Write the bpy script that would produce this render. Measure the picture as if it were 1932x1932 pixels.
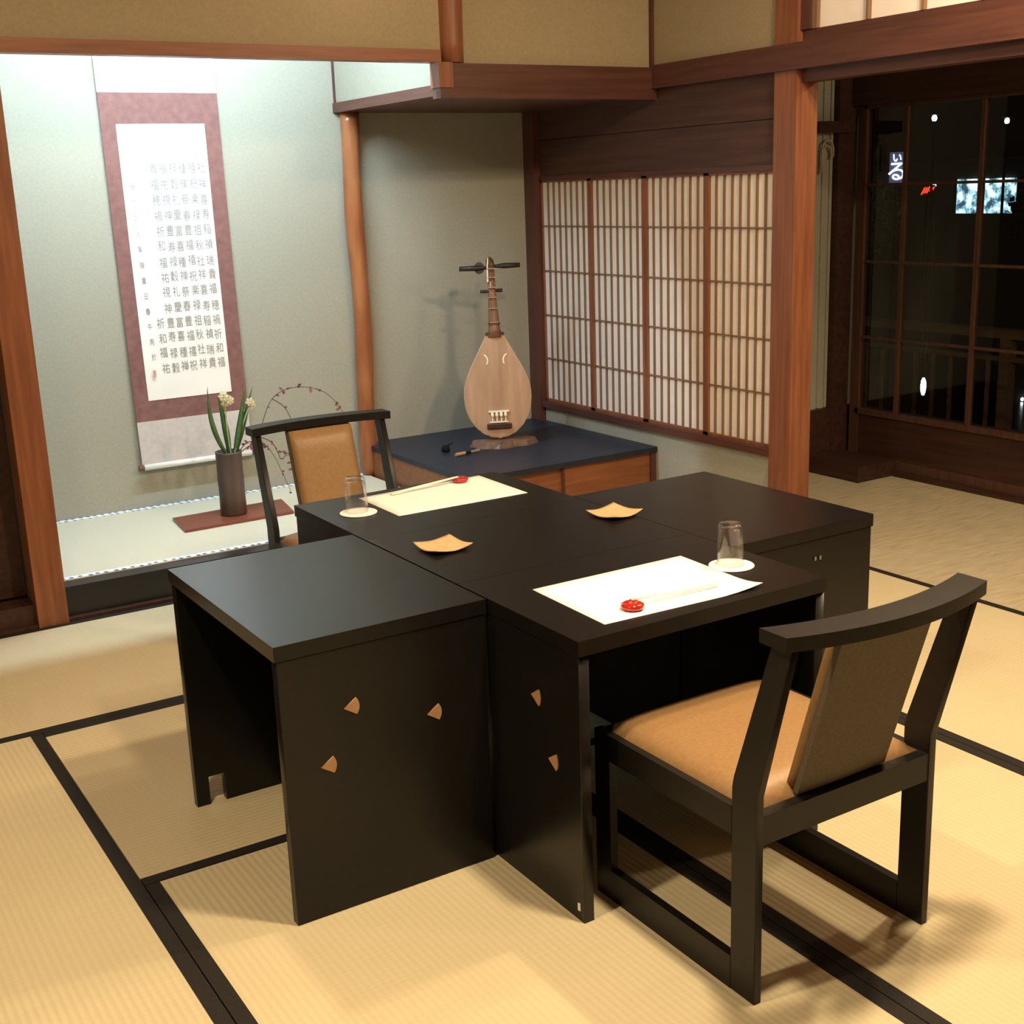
import bpy, bmesh, math, random
from mathutils import Vector, Matrix
random.seed(7)
PI = math.pi
C = bpy.context.scene.collection
S = bpy.context.scene
for o in list(bpy.data.objects): bpy.data.objects.remove(o)

# ------------------------------------------------------------------ camera
cam = bpy.data.cameras.new('camera'); camo = bpy.data.objects.new('camera', cam); C.objects.link(camo)
RX = Vector((0.84570709, -0.53248829, -0.035153)); RD = Vector((-0.16133522, -0.19233297, -0.96797674)); RF = Vector((0.5086752, 0.82429621, -0.24856648))
M = Matrix((( RX.x, -RD.x, -RF.x, 0), (RX.y, -RD.y, -RF.y, 0), (RX.z, -RD.z, -RF.z, 1.36), (0, 0, 0, 1)))
camo.matrix_world = M
cam.sensor_width = 36; cam.lens = 36 * 2373.8 / 1932; cam.clip_start = 0.05; cam.clip_end = 200
S.camera = camo

# ------------------------------------------------------------------ view, world, lights
S.view_settings.view_transform = 'Standard'; S.view_settings.look = 'None'
S.view_settings.exposure = 0.10; S.view_settings.gamma = 1.0; S.view_settings.use_curve_mapping = False
w = bpy.data.worlds.new('night'); S.world = w; w.use_nodes = True
w.node_tree.nodes['Background'].inputs[0].default_value = (0.010, 0.012, 0.022, 1)
w.node_tree.nodes['Background'].inputs[1].default_value = 0.35

WARM = (1.0, 0.76, 0.47); COOL = (0.65, 0.86, 1.0)
def area(name, loc, size, power, col, rot=(0, 0, 0), shape='DISK', sy=None, spread=PI):
    l = bpy.data.lights.new(name, 'AREA'); l.shape = shape; l.size = size; l.energy = power; l.color = col; l.spread = spread
    if sy: l.size_y = sy
    o = bpy.data.objects.new(name, l); C.objects.link(o); o.location = loc; o.rotation_euler = rot
    return o
def spot(name, loc, power, col, ang, blend=0.5, rad=0.04, rot=(0, 0, 0)):
    l = bpy.data.lights.new(name, 'SPOT'); l.energy = power; l.color = col; l.spot_size = ang; l.spot_blend = blend; l.shadow_soft_size = rad
    o = bpy.data.objects.new(name, l); C.objects.link(o); o.location = loc; o.rotation_euler = rot
    return o
def point(name, loc, power, col, rad=0.06):
    l = bpy.data.lights.new(name, 'POINT'); l.energy = power; l.color = col; l.shadow_soft_size = rad
    o = bpy.data.objects.new(name, l); C.objects.link(o); o.location = loc
    return o
point('ceiling_lamp_light', (1.45, 1.35, 2.36), 26, WARM)
point('right_lamp_light', (2.72, 2.05, 2.30), 43, WARM)
point('left_lamp_light', (-0.30, 2.90, 2.36), 14, WARM)
point('corridor_fill_light', (3.95, 1.30, 1.98), 50, WARM)  # unseen fill, added to brighten the corridor
area('ceiling_downlight', (1.45, 1.28, 2.42), 0.16, 46, WARM)
area('left_downlight', (0.0, 1.60, 2.42), 0.12, 38, WARM)
area('right_downlight', (2.80, 1.70, 2.42), 0.12, 34, WARM)
point('wall_lamp_light', (2.0, 4.08, 2.33), 2.6, WARM, 0.05)

# ------------------------------------------------------------------ materials
def mat(name, col, rough=0.6, spec=0.5, metal=0.0, emit=None, es=1.0, coat=0.0, trans=0.0, ior=1.45):
    m = bpy.data.materials.new(name); m.use_nodes = True
    b = m.node_tree.nodes['Principled BSDF']
    b.inputs['Base Color'].default_value = (*col, 1); b.inputs['Roughness'].default_value = rough
    b.inputs['Specular IOR Level'].default_value = spec; b.inputs['Metallic'].default_value = metal
    b.inputs['Coat Weight'].default_value = coat; b.inputs['Transmission Weight'].default_value = trans
    b.inputs['IOR'].default_value = ior
    if emit: b.inputs['Emission Color'].default_value = (*emit, 1); b.inputs['Emission Strength'].default_value = es
    return m
def nodes(m): return m.node_tree.nodes, m.node_tree.links, m.node_tree.nodes['Principled BSDF']
def mottled(name, c1, c2, scale, rough=0.8, bump=0.0, stretch=(1, 1, 1), detail=6, spec=0.3, dist=0.002, coat=0.0, lo=0.3, hi=0.7):
    m = mat(name, c1, rough, spec, coat=coat); N, L, B = nodes(m)
    tc = N.new('ShaderNodeTexCoord'); mp = N.new('ShaderNodeMapping'); mp.inputs['Scale'].default_value = stretch
    nz = N.new('ShaderNodeTexNoise'); nz.inputs['Scale'].default_value = scale; nz.inputs['Detail'].default_value = detail
    cr = N.new('ShaderNodeValToRGB'); cr.color_ramp.elements[0].color = (*c1, 1); cr.color_ramp.elements[1].color = (*c2, 1)
    cr.color_ramp.elements[0].position = lo; cr.color_ramp.elements[1].position = hi
    L.new(tc.outputs['Object'], mp.inputs[0]); L.new(mp.outputs[0], nz.inputs['Vector']); L.new(nz.outputs['Fac'], cr.inputs[0]); L.new(cr.outputs[0], B.inputs['Base Color'])
    if bump:
        bp = N.new('ShaderNodeBump'); bp.inputs['Strength'].default_value = bump; bp.inputs['Distance'].default_value = dist
        L.new(nz.outputs['Fac'], bp.inputs['Height']); L.new(bp.outputs[0], B.inputs['Normal'])
    return m
def wood(name, c1, c2, axis='Z', rough=0.45, scale=9, coat=0.0, bump=0.15, spec=0.4):
    st = {'X': (0.06, 1, 1), 'Y': (1, 0.06, 1), 'Z': (1, 1, 0.06)}[axis]
    return mottled(name, c1, c2, scale * 6, rough, bump, st, 5, spec, 0.0015, coat)
def tatami(name, c1, c2, axis):
    m = mat(name, c1, 0.75, 0.2); N, L, B = nodes(m)
    tc = N.new('ShaderNodeTexCoord')
    wv = N.new('ShaderNodeTexWave'); wv.wave_type = 'BANDS'; wv.bands_direction = 'X' if axis == 'Y' else 'Y'
    wv.inputs['Scale'].default_value = 20.9; wv.inputs['Distortion'].default_value = 0.0
    mp = N.new('ShaderNodeMapping'); mp.inputs['Scale'].default_value = (3, 260, 1) if axis == 'Y' else (260, 3, 1)
    nz = N.new('ShaderNodeTexNoise'); nz.inputs['Scale'].default_value = 1.0; nz.inputs['Detail'].default_value = 3
    n2 = N.new('ShaderNodeTexNoise'); n2.inputs['Scale'].default_value = 3.0; n2.inputs['Detail'].default_value = 2
    L.new(tc.outputs['Object'], wv.inputs['Vector']); L.new(tc.outputs['Object'], mp.inputs[0]); L.new(mp.outputs[0], nz.inputs['Vector']); L.new(tc.outputs['Object'], n2.inputs['Vector'])
    mix = N.new('ShaderNodeMix'); mix.data_type = 'RGBA'; mix.inputs['A'].default_value = (*c1, 1); mix.inputs['B'].default_value = (*c2, 1)
    a = N.new('ShaderNodeMath'); a.operation = 'MULTIPLY_ADD'; a.inputs[1].default_value = 0.24
    b = N.new('ShaderNodeMath'); b.operation = 'MULTIPLY_ADD'; b.inputs[1].default_value = 0.55
    d = N.new('ShaderNodeMath'); d.operation = 'MULTIPLY'; d.inputs[1].default_value = 0.45
    L.new(n2.outputs['Fac'], d.inputs[0]); L.new(nz.outputs['Fac'], b.inputs[0]); L.new(d.outputs[0], b.inputs[2])
    L.new(wv.outputs['Fac'], a.inputs[0]); L.new(b.outputs[0], a.inputs[2]); L.new(a.outputs[0], mix.inputs['Factor']); L.new(mix.outputs['Result'], B.inputs['Base Color'])
    bp = N.new('ShaderNodeBump'); bp.inputs['Strength'].default_value = 0.42; bp.inputs['Distance'].default_value = 0.0022
    h = N.new('ShaderNodeMath'); h.operation = 'MULTIPLY_ADD'; h.inputs[1].default_value = 0.25
    L.new(nz.outputs['Fac'], h.inputs[0]); L.new(wv.outputs['Fac'], h.inputs[2]); L.new(h.outputs[0], bp.inputs['Height']); L.new(bp.outputs[0], B.inputs['Normal'])
    return m

M_pl_room = mottled('sand_plaster_warm', (0.33, 0.275, 0.18), (0.37, 0.31, 0.205), 90, 0.9, 0.06)
M_pl_toko = mottled('sand_plaster_green', (0.32, 0.315, 0.26), (0.355, 0.35, 0.29), 90, 0.9, 0.06)
M_cedar = {a: wood('cedar_' + a, (0.175, 0.062, 0.030), (0.275, 0.108, 0.055), a, 0.42) for a in 'XYZ'}
M_beam = {a: wood('dark_beam_' + a, (0.070, 0.028, 0.022), (0.115, 0.045, 0.032), a, 0.4) for a in 'XYZ'}
M_board = wood('smoked_board', (0.050, 0.022, 0.016), (0.085, 0.038, 0.025), 'Y', 0.5, 7)
M_dark = wood('corridor_wood', (0.030, 0.013, 0.010), (0.060, 0.025, 0.016), 'Y', 0.5, 7)
M_log = mottled('polished_log', (0.20, 0.060, 0.022), (0.36, 0.14, 0.055), 16, 0.3, 0.25, (1, 1, 0.25), 4, 0.5, 0.004, 0.2)
M_lacq = mottled('black_lacquer', (0.0048, 0.0046, 0.0050), (0.0075, 0.0070, 0.0072), 90, 0.29, 0.05, (1, 0.2, 1), 4, 0.38, 0.0006)
M_chairw = mottled('chair_black_wood', (0.0065, 0.0060, 0.0060), (0.0105, 0.0092, 0.0090), 70, 0.42, 0.05, (1, 0.3, 1), 4, 0.35, 0.0006)
M_kama = mat('kamachi_lacquer', (0.014, 0.013, 0.016), 0.3, 0.5)
M_shelf = mottled('blue_black_lacquer', (0.014, 0.018, 0.032), (0.022, 0.028, 0.045), 40, 0.42, 0.05)
M_leather = mottled('tan_leather', (0.245, 0.145, 0.063), (0.29, 0.175, 0.08), 120, 0.42, 0.10, (1, 1, 1), 4, 0.4, 0.0008)
M_backfab = mottled('brown_backing', (0.115, 0.098, 0.078), (0.15, 0.128, 0.10), 200, 0.85, 0.1)
M_heri = mottled('black_border_cloth', (0.012, 0.011, 0.010), (0.022, 0.019, 0.016), 300, 0.8, 0.1)
T1, T2 = (0.47, 0.41, 0.26), (0.60, 0.535, 0.36)
M_tatX = tatami('tatami_x', T1, T2, 'X'); M_tatY = tatami('tatami_y', T1, T2, 'Y')
M_tatT = tatami('tatami_alcove', (0.56, 0.55, 0.43), (0.63, 0.62, 0.50), 'X')
M_corr = mottled('straw_matting', (0.38, 0.33, 0.225), (0.50, 0.44, 0.31), 9, 0.85, 0.2, (1, 6, 1), 6)
M_paper_sh = mottled('shoji_paper', (0.84, 0.80, 0.77), (0.90, 0.86, 0.83), 12, 0.9)
M_slat = wood('shoji_slat', (0.18, 0.105, 0.06), (0.25, 0.15, 0.085), 'Z', 0.6, 12)
M_white = mat('white_paper', (0.88, 0.87, 0.85), 0.7, 0.3)
M_void = mat('near_black', (0.006, 0.005, 0.005), 0.8, 0.2)

M_inlay = mottled('tan_inlay', (0.34, 0.20, 0.10), (0.42, 0.26, 0.14), 60, 0.5)
# ------------------------------------------------------------------ helpers
def box(bm, x0, x1, y0, y1, z0, z1):
    v = [bm.verts.new((x, y, z)) for z in (z0, z1) for y in (y0, y1) for x in (x0, x1)]
    for f in ((0, 2, 3, 1), (4, 5, 7, 6), (0, 1, 5, 4), (2, 6, 7, 3), (0, 4, 6, 2), (1, 3, 7, 5)): bm.faces.new([v[i] for i in f])
    return v
def mk(name, bm, m, parent=None, bev=0.0, seg=2, smooth=False, kind=None):
    if bev:
        bmesh.ops.bevel(bm, geom=[e for e in bm.edges if len(e.link_faces) == 2 and e.calc_face_angle(0) > 0.6], offset=bev, segments=seg, profile=0.6, affect='EDGES')
    bmesh.ops.recalc_face_normals(bm, faces=bm.faces)
    me = bpy.data.meshes.new(name); bm.to_mesh(me); bm.free()
    if m: me.materials.append(m)
    if smooth:
        for p in me.polygons: p.use_smooth = True
    o = bpy.data.objects.new(name, me); C.objects.link(o)
    if parent: o.parent = parent
    if kind: o['kind'] = kind
    return o
def bx(name, x0, x1, y0, y1, z0, z1, m, parent=None, bev=0.0, kind=None):
    bm = bmesh.new(); box(bm, min(x0, x1), max(x0, x1), min(y0, y1), max(y0, y1), min(z0, z1), max(z0, z1))
    return mk(name, bm, m, parent, bev, kind=kind)
def st(name, *a, bev=0.0): return bx(name, *a, bev=bev, kind='structure')
def thing(name, label, cat, loc=(0, 0, 0), rz=0, group=None):
    o = bpy.data.objects.new(name, None); C.objects.link(o); o.location = loc; o.rotation_euler = (0, 0, rz)
    o.empty_display_size = 0.05
    return tag(o, label, cat, group)
def tag(o, label, cat, group=None, kind=None):
    o['label'] = label; o['category'] = cat
    if group: o['group'] = group
    if kind: o['kind'] = kind
    return o
def dup(root, loc, rz, label):
    def cp(o, par):
        c = o.copy(); C.objects.link(c)
        if par: c.parent = par
        for ch in list(o.children): cp(ch, c)
        return c
    r = cp(root, None); r.location = loc; r.rotation_euler = (0, 0, rz); r['label'] = label
    return r
def tube(bm, pts, r, n=8, cap=True):
    pts = [Vector(p) for p in pts]; rs = r if isinstance(r, (list, tuple)) else [r] * len(pts); rings = []
    ref = Vector((0.13, 0.27, 0.95)).normalized()
    for i, p in enumerate(pts):
        d = (pts[min(i + 1, len(pts) - 1)] - pts[max(i - 1, 0)]).normalized()
        a = d.cross(ref)
        if a.length < 1e-3: a = d.cross(Vector((1, 0, 0)))
        a.normalize(); b = d.cross(a).normalized()
        rings.append([bm.verts.new(p + rs[i] * (math.cos(2 * PI * k / n) * a + math.sin(2 * PI * k / n) * b)) for k in range(n)])
    for i in range(len(rings) - 1):
        for k in range(n): bm.faces.new((rings[i][k], rings[i][(k + 1) % n], rings[i + 1][(k + 1) % n], rings[i + 1][k]))
    if cap: bm.faces.new(rings[0][::-1]); bm.faces.new(rings[-1])
def lathe(bm, prof, n=32, center=(0, 0, 0), cap0=False, cap1=False):
    cx, cy, cz = center; rings = []
    for r, z in prof: rings.append([bm.verts.new((cx + r * math.cos(2 * PI * k / n), cy + r * math.sin(2 * PI * k / n), cz + z)) for k in range(n)])
    for i in range(len(rings) - 1):
        for k in range(n): bm.faces.new((rings[i][k], rings[i][(k + 1) % n], rings[i + 1][(k + 1) % n], rings[i + 1][k]))
    if cap0: bm.faces.new(rings[0][::-1])
    if cap1: bm.faces.new(rings[-1])
def plate_mesh(name, outline, holes, half, bevel=0.0):
    """flat plate with real cut-outs, in its own XY plane, thickness 2*half"""
    cu = bpy.data.curves.new(name, 'CURVE'); cu.dimensions = '2D'; cu.fill_mode = 'BOTH'; cu.extrude = max(half - bevel, 1e-5); cu.bevel_depth = bevel; cu.offset = -bevel
    for pl in [outline] + holes:
        sp = cu.splines.new('POLY'); sp.points.add(len(pl) - 1); sp.use_cyclic_u = True
        for i, p in enumerate(pl): sp.points[i].co = (p[0], p[1], 0, 1)
    ob = bpy.data.objects.new(name, cu); C.objects.link(ob)
    dg = bpy.context.evaluated_depsgraph_get(); me = bpy.data.meshes.new_from_object(ob.evaluated_get(dg))
    bpy.data.objects.remove(ob); me.name = name
    return me
def plate(name, outline, holes, half, mtx, m, parent=None, bevel=0.0):
    me = plate_mesh(name, outline, holes, half, bevel); me.transform(mtx)
    me.materials.clear(); me.materials.append(m)
    o = bpy.data.objects.new(name, me); C.objects.link(o)
    if parent: o.parent = parent
    return o
XZ = Matrix(((1, 0, 0, 0), (0, 0, -1, 0), (0, 1, 0, 0), (0, 0, 0, 1)))      # plate XY -> world XZ
YZ = Matrix(((0, 0, 1, 0), (1, 0, 0, 0), (0, 1, 0, 0), (0, 0, 0, 1)))       # plate XY -> world YZ
def text_mesh(name, body, size, m, mtx, parent=None, ext=0.0003, align='CENTER'):
    cu = bpy.data.curves.new(name, 'FONT'); cu.body = body; cu.size = size; cu.align_x = align; cu.align_y = 'CENTER'; cu.extrude = ext; cu.resolution_u = 3
    ob = bpy.data.objects.new(name, cu); C.objects.link(ob)
    dg = bpy.context.evaluated_depsgraph_get(); me = bpy.data.meshes.new_from_object(ob.evaluated_get(dg)); bpy.data.objects.remove(ob)
    me.transform(mtx); me.materials.clear(); me.materials.append(m); me.name = name
    return me

# ================================================================== SETTING
YF, YB, XR, ZC = 4.243, 5.188, 3.363, 2.46
# ---- floor and tatami
floor = st('floor', -1.7, 4.62, -1.6, 5.3, -0.12, -0.055, M_dark)
def mat_piece(x0, x1, y0, y1, axis, m=None, edges=(1, 1)):
    g = 0.0012; m = m or (M_tatX if axis == 'X' else M_tatY)
    t = bx('tatami_mat', x0 + g, x1 - g, y0 + g, y1 - g, -0.055, 0, m, floor, 0.002)
    w_ = 0.03
    for e, on in enumerate(edges):
        if not on: continue
        if axis == 'Y':
            a = x0 + g if e == 0 else x1 - g - w_
            bx('border_cloth', a, a + w_, y0 + g, y1 - g, -0.02, 0.0012, M_heri, t)
        else:
            a = y0 + g if e == 0 else y1 - g - w_
            bx('border_cloth', x0 + g, x1 - g, a, a + w_, -0.02, 0.0012, M_heri, t)
    return t
mat_piece(-0.37, 0.552, 1.50, 3.315, 'Y')
mat_piece(-0.37, 0.552, -0.35, 1.50, 'Y')
mat_piece(-1.30, -0.37, 1.50, 3.315, 'Y')
mat_piece(-1.30, -0.37, -0.35, 1.50, 'Y')
mat_piece(-1.30, -0.36, 3.315, 4.215, 'X')
mat_piece(-0.36, 1.46, 3.315, 4.215, 'X')
mat_piece(1.46, 2.42, 3.315, 4.215, 'X')
mat_piece(0.552, 2.42, 2.385, 3.315, 'X')
mat_piece(0.552, 1.503, 0.55, 2.385, 'Y')
mat_piece(0.552, 1.503, -1.30, 0.55, 'Y')
mat_piece(1.503, 2.42, 0.55, 2.385, 'Y')
mat_piece(1.503, 2.42, -1.30, 0.55, 'Y')
mat_piece(2.42, 3.36, 3.315, 4.215, 'X', None, (1, 0))
mat_piece(2.42, 3.36, 1.49, 3.315, 'Y')
mat_piece(2.42, 3.36, -0.34, 1.49, 'Y')
cm = bx('corridor_matting', XR + 0.003, 4.52, -0.6, 4.30, -0.055, -0.002, M_corr, floor)
cm['label'] = 'greenish straw matting of corridor'

# ---- ceiling and the walls out of the picture
st('ceiling', -1.7, XR, -1.6, YF, ZC, ZC + 0.05, M_cedar['X'])
st('wall_left', -1.75, -1.7, -1.6, YF, 0, ZC, M_pl_room)
st('wall_front', -1.7, XR, -1.65, -1.6, 0, ZC, M_pl_room)

# ---- back wall : plaster above the lintels, hanging walls
def struct_multi(name, boxes, m):
    bm = bmesh.new()
    for b in boxes: box(bm, *b)
    return mk(name, bm, m, kind='structure')
LZ0, LZ1 = 1.814, 1.858
st('wall_back', -1.7, 2.385, YF - 0.003, YF + 0.027, LZ1, ZC, M_pl_room)
st('wall_upper', 2.47, XR, YF + 0.007, YF + 0.037, 1.813, ZC, M_pl_room)
st('trim_1', -1.0, 2.37, YF - 0.028, YF + 0.027, LZ0, LZ1, M_cedar['X'], bev=0.003)       # alcove lintel
st('trim_2', 2.36, XR, YF - 0.03, YF + 0.03, 1.690, 1.813, M_beam['X'], bev=0.003)         # side alcove beam
# log post hanging at the front, cut off under the lintel
def log(name, x, y, z0, z1, r, m, wob=0.004, seg=26, seed=1):
    rnd = random.Random(seed); bm = bmesh.new(); n = 20; ph = [rnd.uniform(0, 6.28) for _ in range(4)]; rings = []
    for i in range(seg + 1):
        z = z0 + (z1 - z0) * i / seg; t = z * 7
        cx = x + wob * math.sin(t * .9 + ph[0]); cy = y + wob * math.cos(t * .7 + ph[1]); rr = r * (1 + wob * 9 * math.sin(t * 1.7 + ph[2]))
        rings.append([bm.verts.new((cx + rr * (1 + wob * 5 * math.sin(3 * a + t + ph[3])) * math.cos(a), cy + rr * (1 + wob * 5 * math.sin(2 * a - t)) * math.sin(a), z)) for a in [2 * PI * k / n for k in range(n)]])
    for i in range(seg):
        for k in range(n): bm.faces.new((rings[i][k], rings[i][(k + 1) % n], rings[i + 1][(k + 1) % n], rings[i + 1][k]))
    bm.faces.new(rings[0][::-1]); bm.faces.new(rings[-1])
    return mk(name, bm, m, smooth=True, kind='structure')
log('trim_3', 2.428, YF + 0.005, 1.816, ZC, 0.049, M_cedar['Z'], 0.0015, 10, 3)
st('trim_4', 2.352, 2.412, YF - 0.036, YF + 0.03, 1.727, 1.815, M_cedar['Z'], bev=0.008)
# alcove (tokonoma)
st('wall_alcove_back', 0.60, XR + 0.05, YB, YB + 0.05, 0, 2.45, M_pl_toko)
st('wall_alcove_left', 0.755, 0.785, YF + 0.05, YB, 0, 2.45, M_pl_toko)
st('wall_alcove_hanging', 2.385, 2.43, YF + 0.03, YB, 1.742, 2.42, M_pl_toko)
st('trim_5', 2.372, 2.45, YF + 0.03, YB, 1.702, 1.742, M_beam['Y'], bev=0.003)             # rail under the hanging wall
st('trim_6', 2.378, 2.39, YB - 0.012, YB, 1.742, 2.42, M_beam['Z'])
st('ceiling_alcove', 0.785, 2.385, YF + 0.027, YB, 2.42, 2.45, M_cedar['X'])
st('ceiling_side_alcove', 2.45, XR, YF + 0.03, YB, 1.703, 1.725, M_beam['X'])
log('trim_7', 2.424, YB - 0.045, 0.117, 1.703, 0.040, M_log, 0.0055, 40, 11)               # red log post
# left pillar, sill beyond it and the dark recess
pil = st('trim_8', 0.737, 0.834, YF - 0.035, YF + 0.062, 0, LZ0, M_cedar['Z'], bev=0.010)
st('trim_9', 0.834, 2.40, YF + 0.00, YF + 0.075, 0.012, 0.114, M_kama, bev=0.004)          # lacquered alcove edge beam
st('trim_10', -1.0, 2.40, YF - 0.03, YF, -0.055, 0.012, M_dark, bev=0.002)
st('trim_11', -1.0, 0.737, YF + 0.0, YF + 0.10, 0.0, 0.075, M_dark, bev=0.004)
st('trim_12', 0.640, 0.737, YF + 0.13, YF + 0.16, 0.075, LZ0, M_dark)
st('wall_recess_back', -1.0, 0.76, YF + 0.52, YF + 0.56, 0, LZ0, M_dark)
st('floor_recess', -1.0, 0.755, YF + 0.10, YF + 0.52, 0.03, 0.05, M_dark)
rc = bx('recess_lath', 0.690, 0.706, YF + 0.155, YF + 0.17, 0.085, 0.150, M_pl_toko, bpy.data.objects['trim_12'])
# alcove mat
am = mk('alcove_mat', (lambda b: (box(b, 0.785, 2.40, YF + 0.075, YB, 0.06, 0.117), b)[1])(bmesh.new()), M_tatT)
tag(am, 'pale green alcove mat with blue and white patterned borders', 'mat')
def border_mat(name='patterned_border'):
    m = mat(name, (0.8, 0.85, 0.9), 0.8, 0.2); N, L, B = nodes(m)
    tc = N.new('ShaderNodeTexCoord'); mp = N.new('ShaderNodeMapping'); mp.inputs['Scale'].default_value = (34, 34, 1)
    vo = N.new('ShaderNodeTexVoronoi'); vo.inputs['Scale'].default_value = 1.0; vo.inputs['Randomness'].default_value = 0.25
    cr = N.new('ShaderNodeValToRGB'); cr.color_ramp.elements[0].color = (0.10, 0.16, 0.30, 1); cr.color_ramp.elements[1].color = (0.80, 0.86, 0.92, 1)
    cr.color_ramp.elements[0].position = 0.22; cr.color_ramp.elements[1].position = 0.36
    L.new(tc.outputs['Object'], mp.inputs[0]); L.new(mp.outputs[0], vo.inputs['Vector']); L.new(vo.outputs['Distance'], cr.inputs[0]); L.new(cr.outputs[0], B.inputs['Base Color'])
    return m
M_bord = border_mat()
for y0, y1 in ((YF + 0.076, YF + 0.106), (YB - 0.034, YB - 0.002)):
    b_ = bx('patterned_border', 0.786, 2.398, y0, y1, 0.10, 0.1185, M_bord, am); b_['label'] = 'blue and white patterned cloth border'

# ---- right wall
post = st('trim_13', XR - 0.014, XR + 0.092, 3.414, 3.525, 0, ZC, M_cedar['Z'], bev=0.006)
st('wall_right_lower', XR, XR + 0.05, 3.525, YB, 0, 0.325, M_pl_toko)
st('wall_right_upper', XR + 0.0, XR + 0.05, 3.525, YF + 0.01, 1.821, ZC, M_pl_room)
st('trim_14', XR - 0.022, XR + 0.05, 3.525, 5.10, 0.323, 0.352, M_beam['Y'], bev=0.002)
st('trim_15', XR - 0.006, XR + 0.05, 3.525, 5.10, 1.393, 1.412, M_beam['Y'], bev=0.002)
# smoked boards above the shoji: two boards with a shadow joint
wb = st('wall_right_boards', XR + 0.02, XR + 0.05, 3.525, 5.11, 1.412, 1.735, M_board)
for z0, z1 in ((1.412, 1.572), (1.575, 1.732)):
    bx('board', XR + 0.004, XR + 0.02, 3.526, 5.10, z0, z1, M_board, wb, 0.002)
st('trim_16', XR - 0.028, XR + 0.012, 1.0, YF - 0.03, 1.732, 1.821, M_beam['Y'], bev=0.003)   # long rail (nageshi)
st('trim_17', XR + 0.0, XR + 0.05, YF + 0.03, YB, 1.732, 1.83, M_beam['Y'])
st('trim_18', 3.335, 3.40, 5.098, YB, 0, 1.703, M_beam['Z'], bev=0.004)                     # corner post of the side alcove
st('trim_19', XR - 0.012, XR + 0.01, YF - 0.012, YF + 0.008, 1.813, ZC, M_beam['Z'])
st('trim_20', XR + 0.012, XR + 0.085, 1.0, 3.414, 1.690, 1.740, M_beam['Y'], bev=0.003)
st('trim_21', XR + 0.012, XR + 0.085, 1.0, 3.414, 1.78, 1.862, M_beam['Y'], bev=0.003)
st('trim_22', XR - 0.014, XR + 0.092, 0.90, 1.0, 0, ZC, M_cedar['Z'], bev=0.006)
st('wall_right', XR, XR + 0.06, -1.6, 0.90, 0, ZC, M_pl_room)
# shoji window : four sashes
W1 = bpy.data.objects.new('window_1', None); C.objects.link(W1); W1['kind'] = 'structure'; W1['label'] = 'four panel paper lattice window on right wall'
ys = [3.53, 3.915, 4.31, 4.705, 5.096]; zr0, zr1 = 0.352, 1.393
slat_me = None
for i in range(4):
    a, b = ys[i], ys[i + 1]
    off = 0.0 if i % 2 == 0 else 0.002
    bm = bmesh.new(); sw = 0.017
    x0, x1 = XR + 0.002 + off, XR + 0.022 + off
    if True:
        box(bm, x0, x1, a, a + sw if i else a + 0.006, zr0, zr1); box(bm, x0, x1, b - (sw if i < 3 else 0.008), b, zr0, zr1)
        box(bm, x0, x1, a, b, zr1 - 0.010, zr1); box(bm, x0, x1, a, b, zr0, zr0 + 0.012)
    sash = mk('sash', bm, M_cedar['Z'], W1)
    bx('paper', XR + 0.0135, XR + 0.015, a, b, zr0, zr1, M_paper_sh, sash)
    for k in range(1, 5):
        z = zr0 + (zr1 - zr0) * k / 5
        bx('rail', XR + 0.006, XR + 0.0133, a + 0.006, b - 0.006, z - 0.003, z + 0.003, M_slat, sash)
    for k in range(1, 8):
        y = a + sw / 2 + (b - a - sw) * k / 8
        if slat_me is None:
            s_ = bx('slat', XR + 0.0055, XR + 0.0133, -0.0038, 0.0038, zr0 + 0.005, zr1 - 0.005, M_slat, sash); slat_me = s_.data
        else:
            s_ = bpy.data.objects.new('slat', slat_me); C.objects.link(s_); s_.parent = sash
        s_.location = (0, y, 0)
# ranma window over the corridor opening
W2 = bpy.data.objects.new('window_2', None); C.objects.link(W2); W2['kind'] = 'structure'; W2['label'] = 'paper transom window above corridor opening'
for y in (3.364, 1.03): bx('stile', XR + 0.005, XR + 0.03, y - 0.022, y, 1.862, ZC, M_slat, W2)
bx('frame_strip', XR - 0.0, XR + 0.05, 3.366, 3.414, 1.862, ZC, M_beam['Z'], W2)
k = 0; y = 3.116
while y > 1.05:
    bx('muntin', XR + 0.006, XR + 0.022, y - 0.005, y + 0.005, 1.862, ZC, M_slat, W2); y -= 0.229
for z in (2.06, 2.26): bx('rail', XR + 0.008, XR + 0.022, 1.03, 3.344, z - 0.004, z + 0.004, M_slat, W2)
bx('paper', XR + 0.022, XR + 0.024, 1.0, 3.364, 1.862, ZC, M_paper_sh, W2)

# ---- corridor
st('wall_corridor_end', 3.46, 4.62, 4.30, 4.34, 0.285, 2.1, M_pl_toko)
for i, x in enumerate((4.385, 4.432)):
    bx('batten', x, x + 0.016, 4.292, 4.30, 0.29, 2.05, M_pl_toko, bpy.data.objects['wall_corridor_end'])
st('trim_23', 3.46, 4.50, 4.265, 4.34, 0.05, 0.285, M_dark, bev=0.002)
st('trim_24', 4.452, 4.56, 4.262, 4.30, 0, 2.1, M_dark, bev=0.003)
st('ceiling_corridor', XR + 0.05, 4.62, 0.0, 4.34, 2.05, 2.09, M_dark)
st('trim_25', 4.295, 4.54, 3.935, 4.25, 0, 0.072, M_dark, bev=0.004)
st('trim_26', 4.52, 4.60, 0.0, 4.30, -0.055, 0.022, M_dark, bev=0.002)
st('trim_27', 4.53, 4.62, 0.0, 4.30, 1.672, 2.05, M_dark, bev=0.002)
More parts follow.
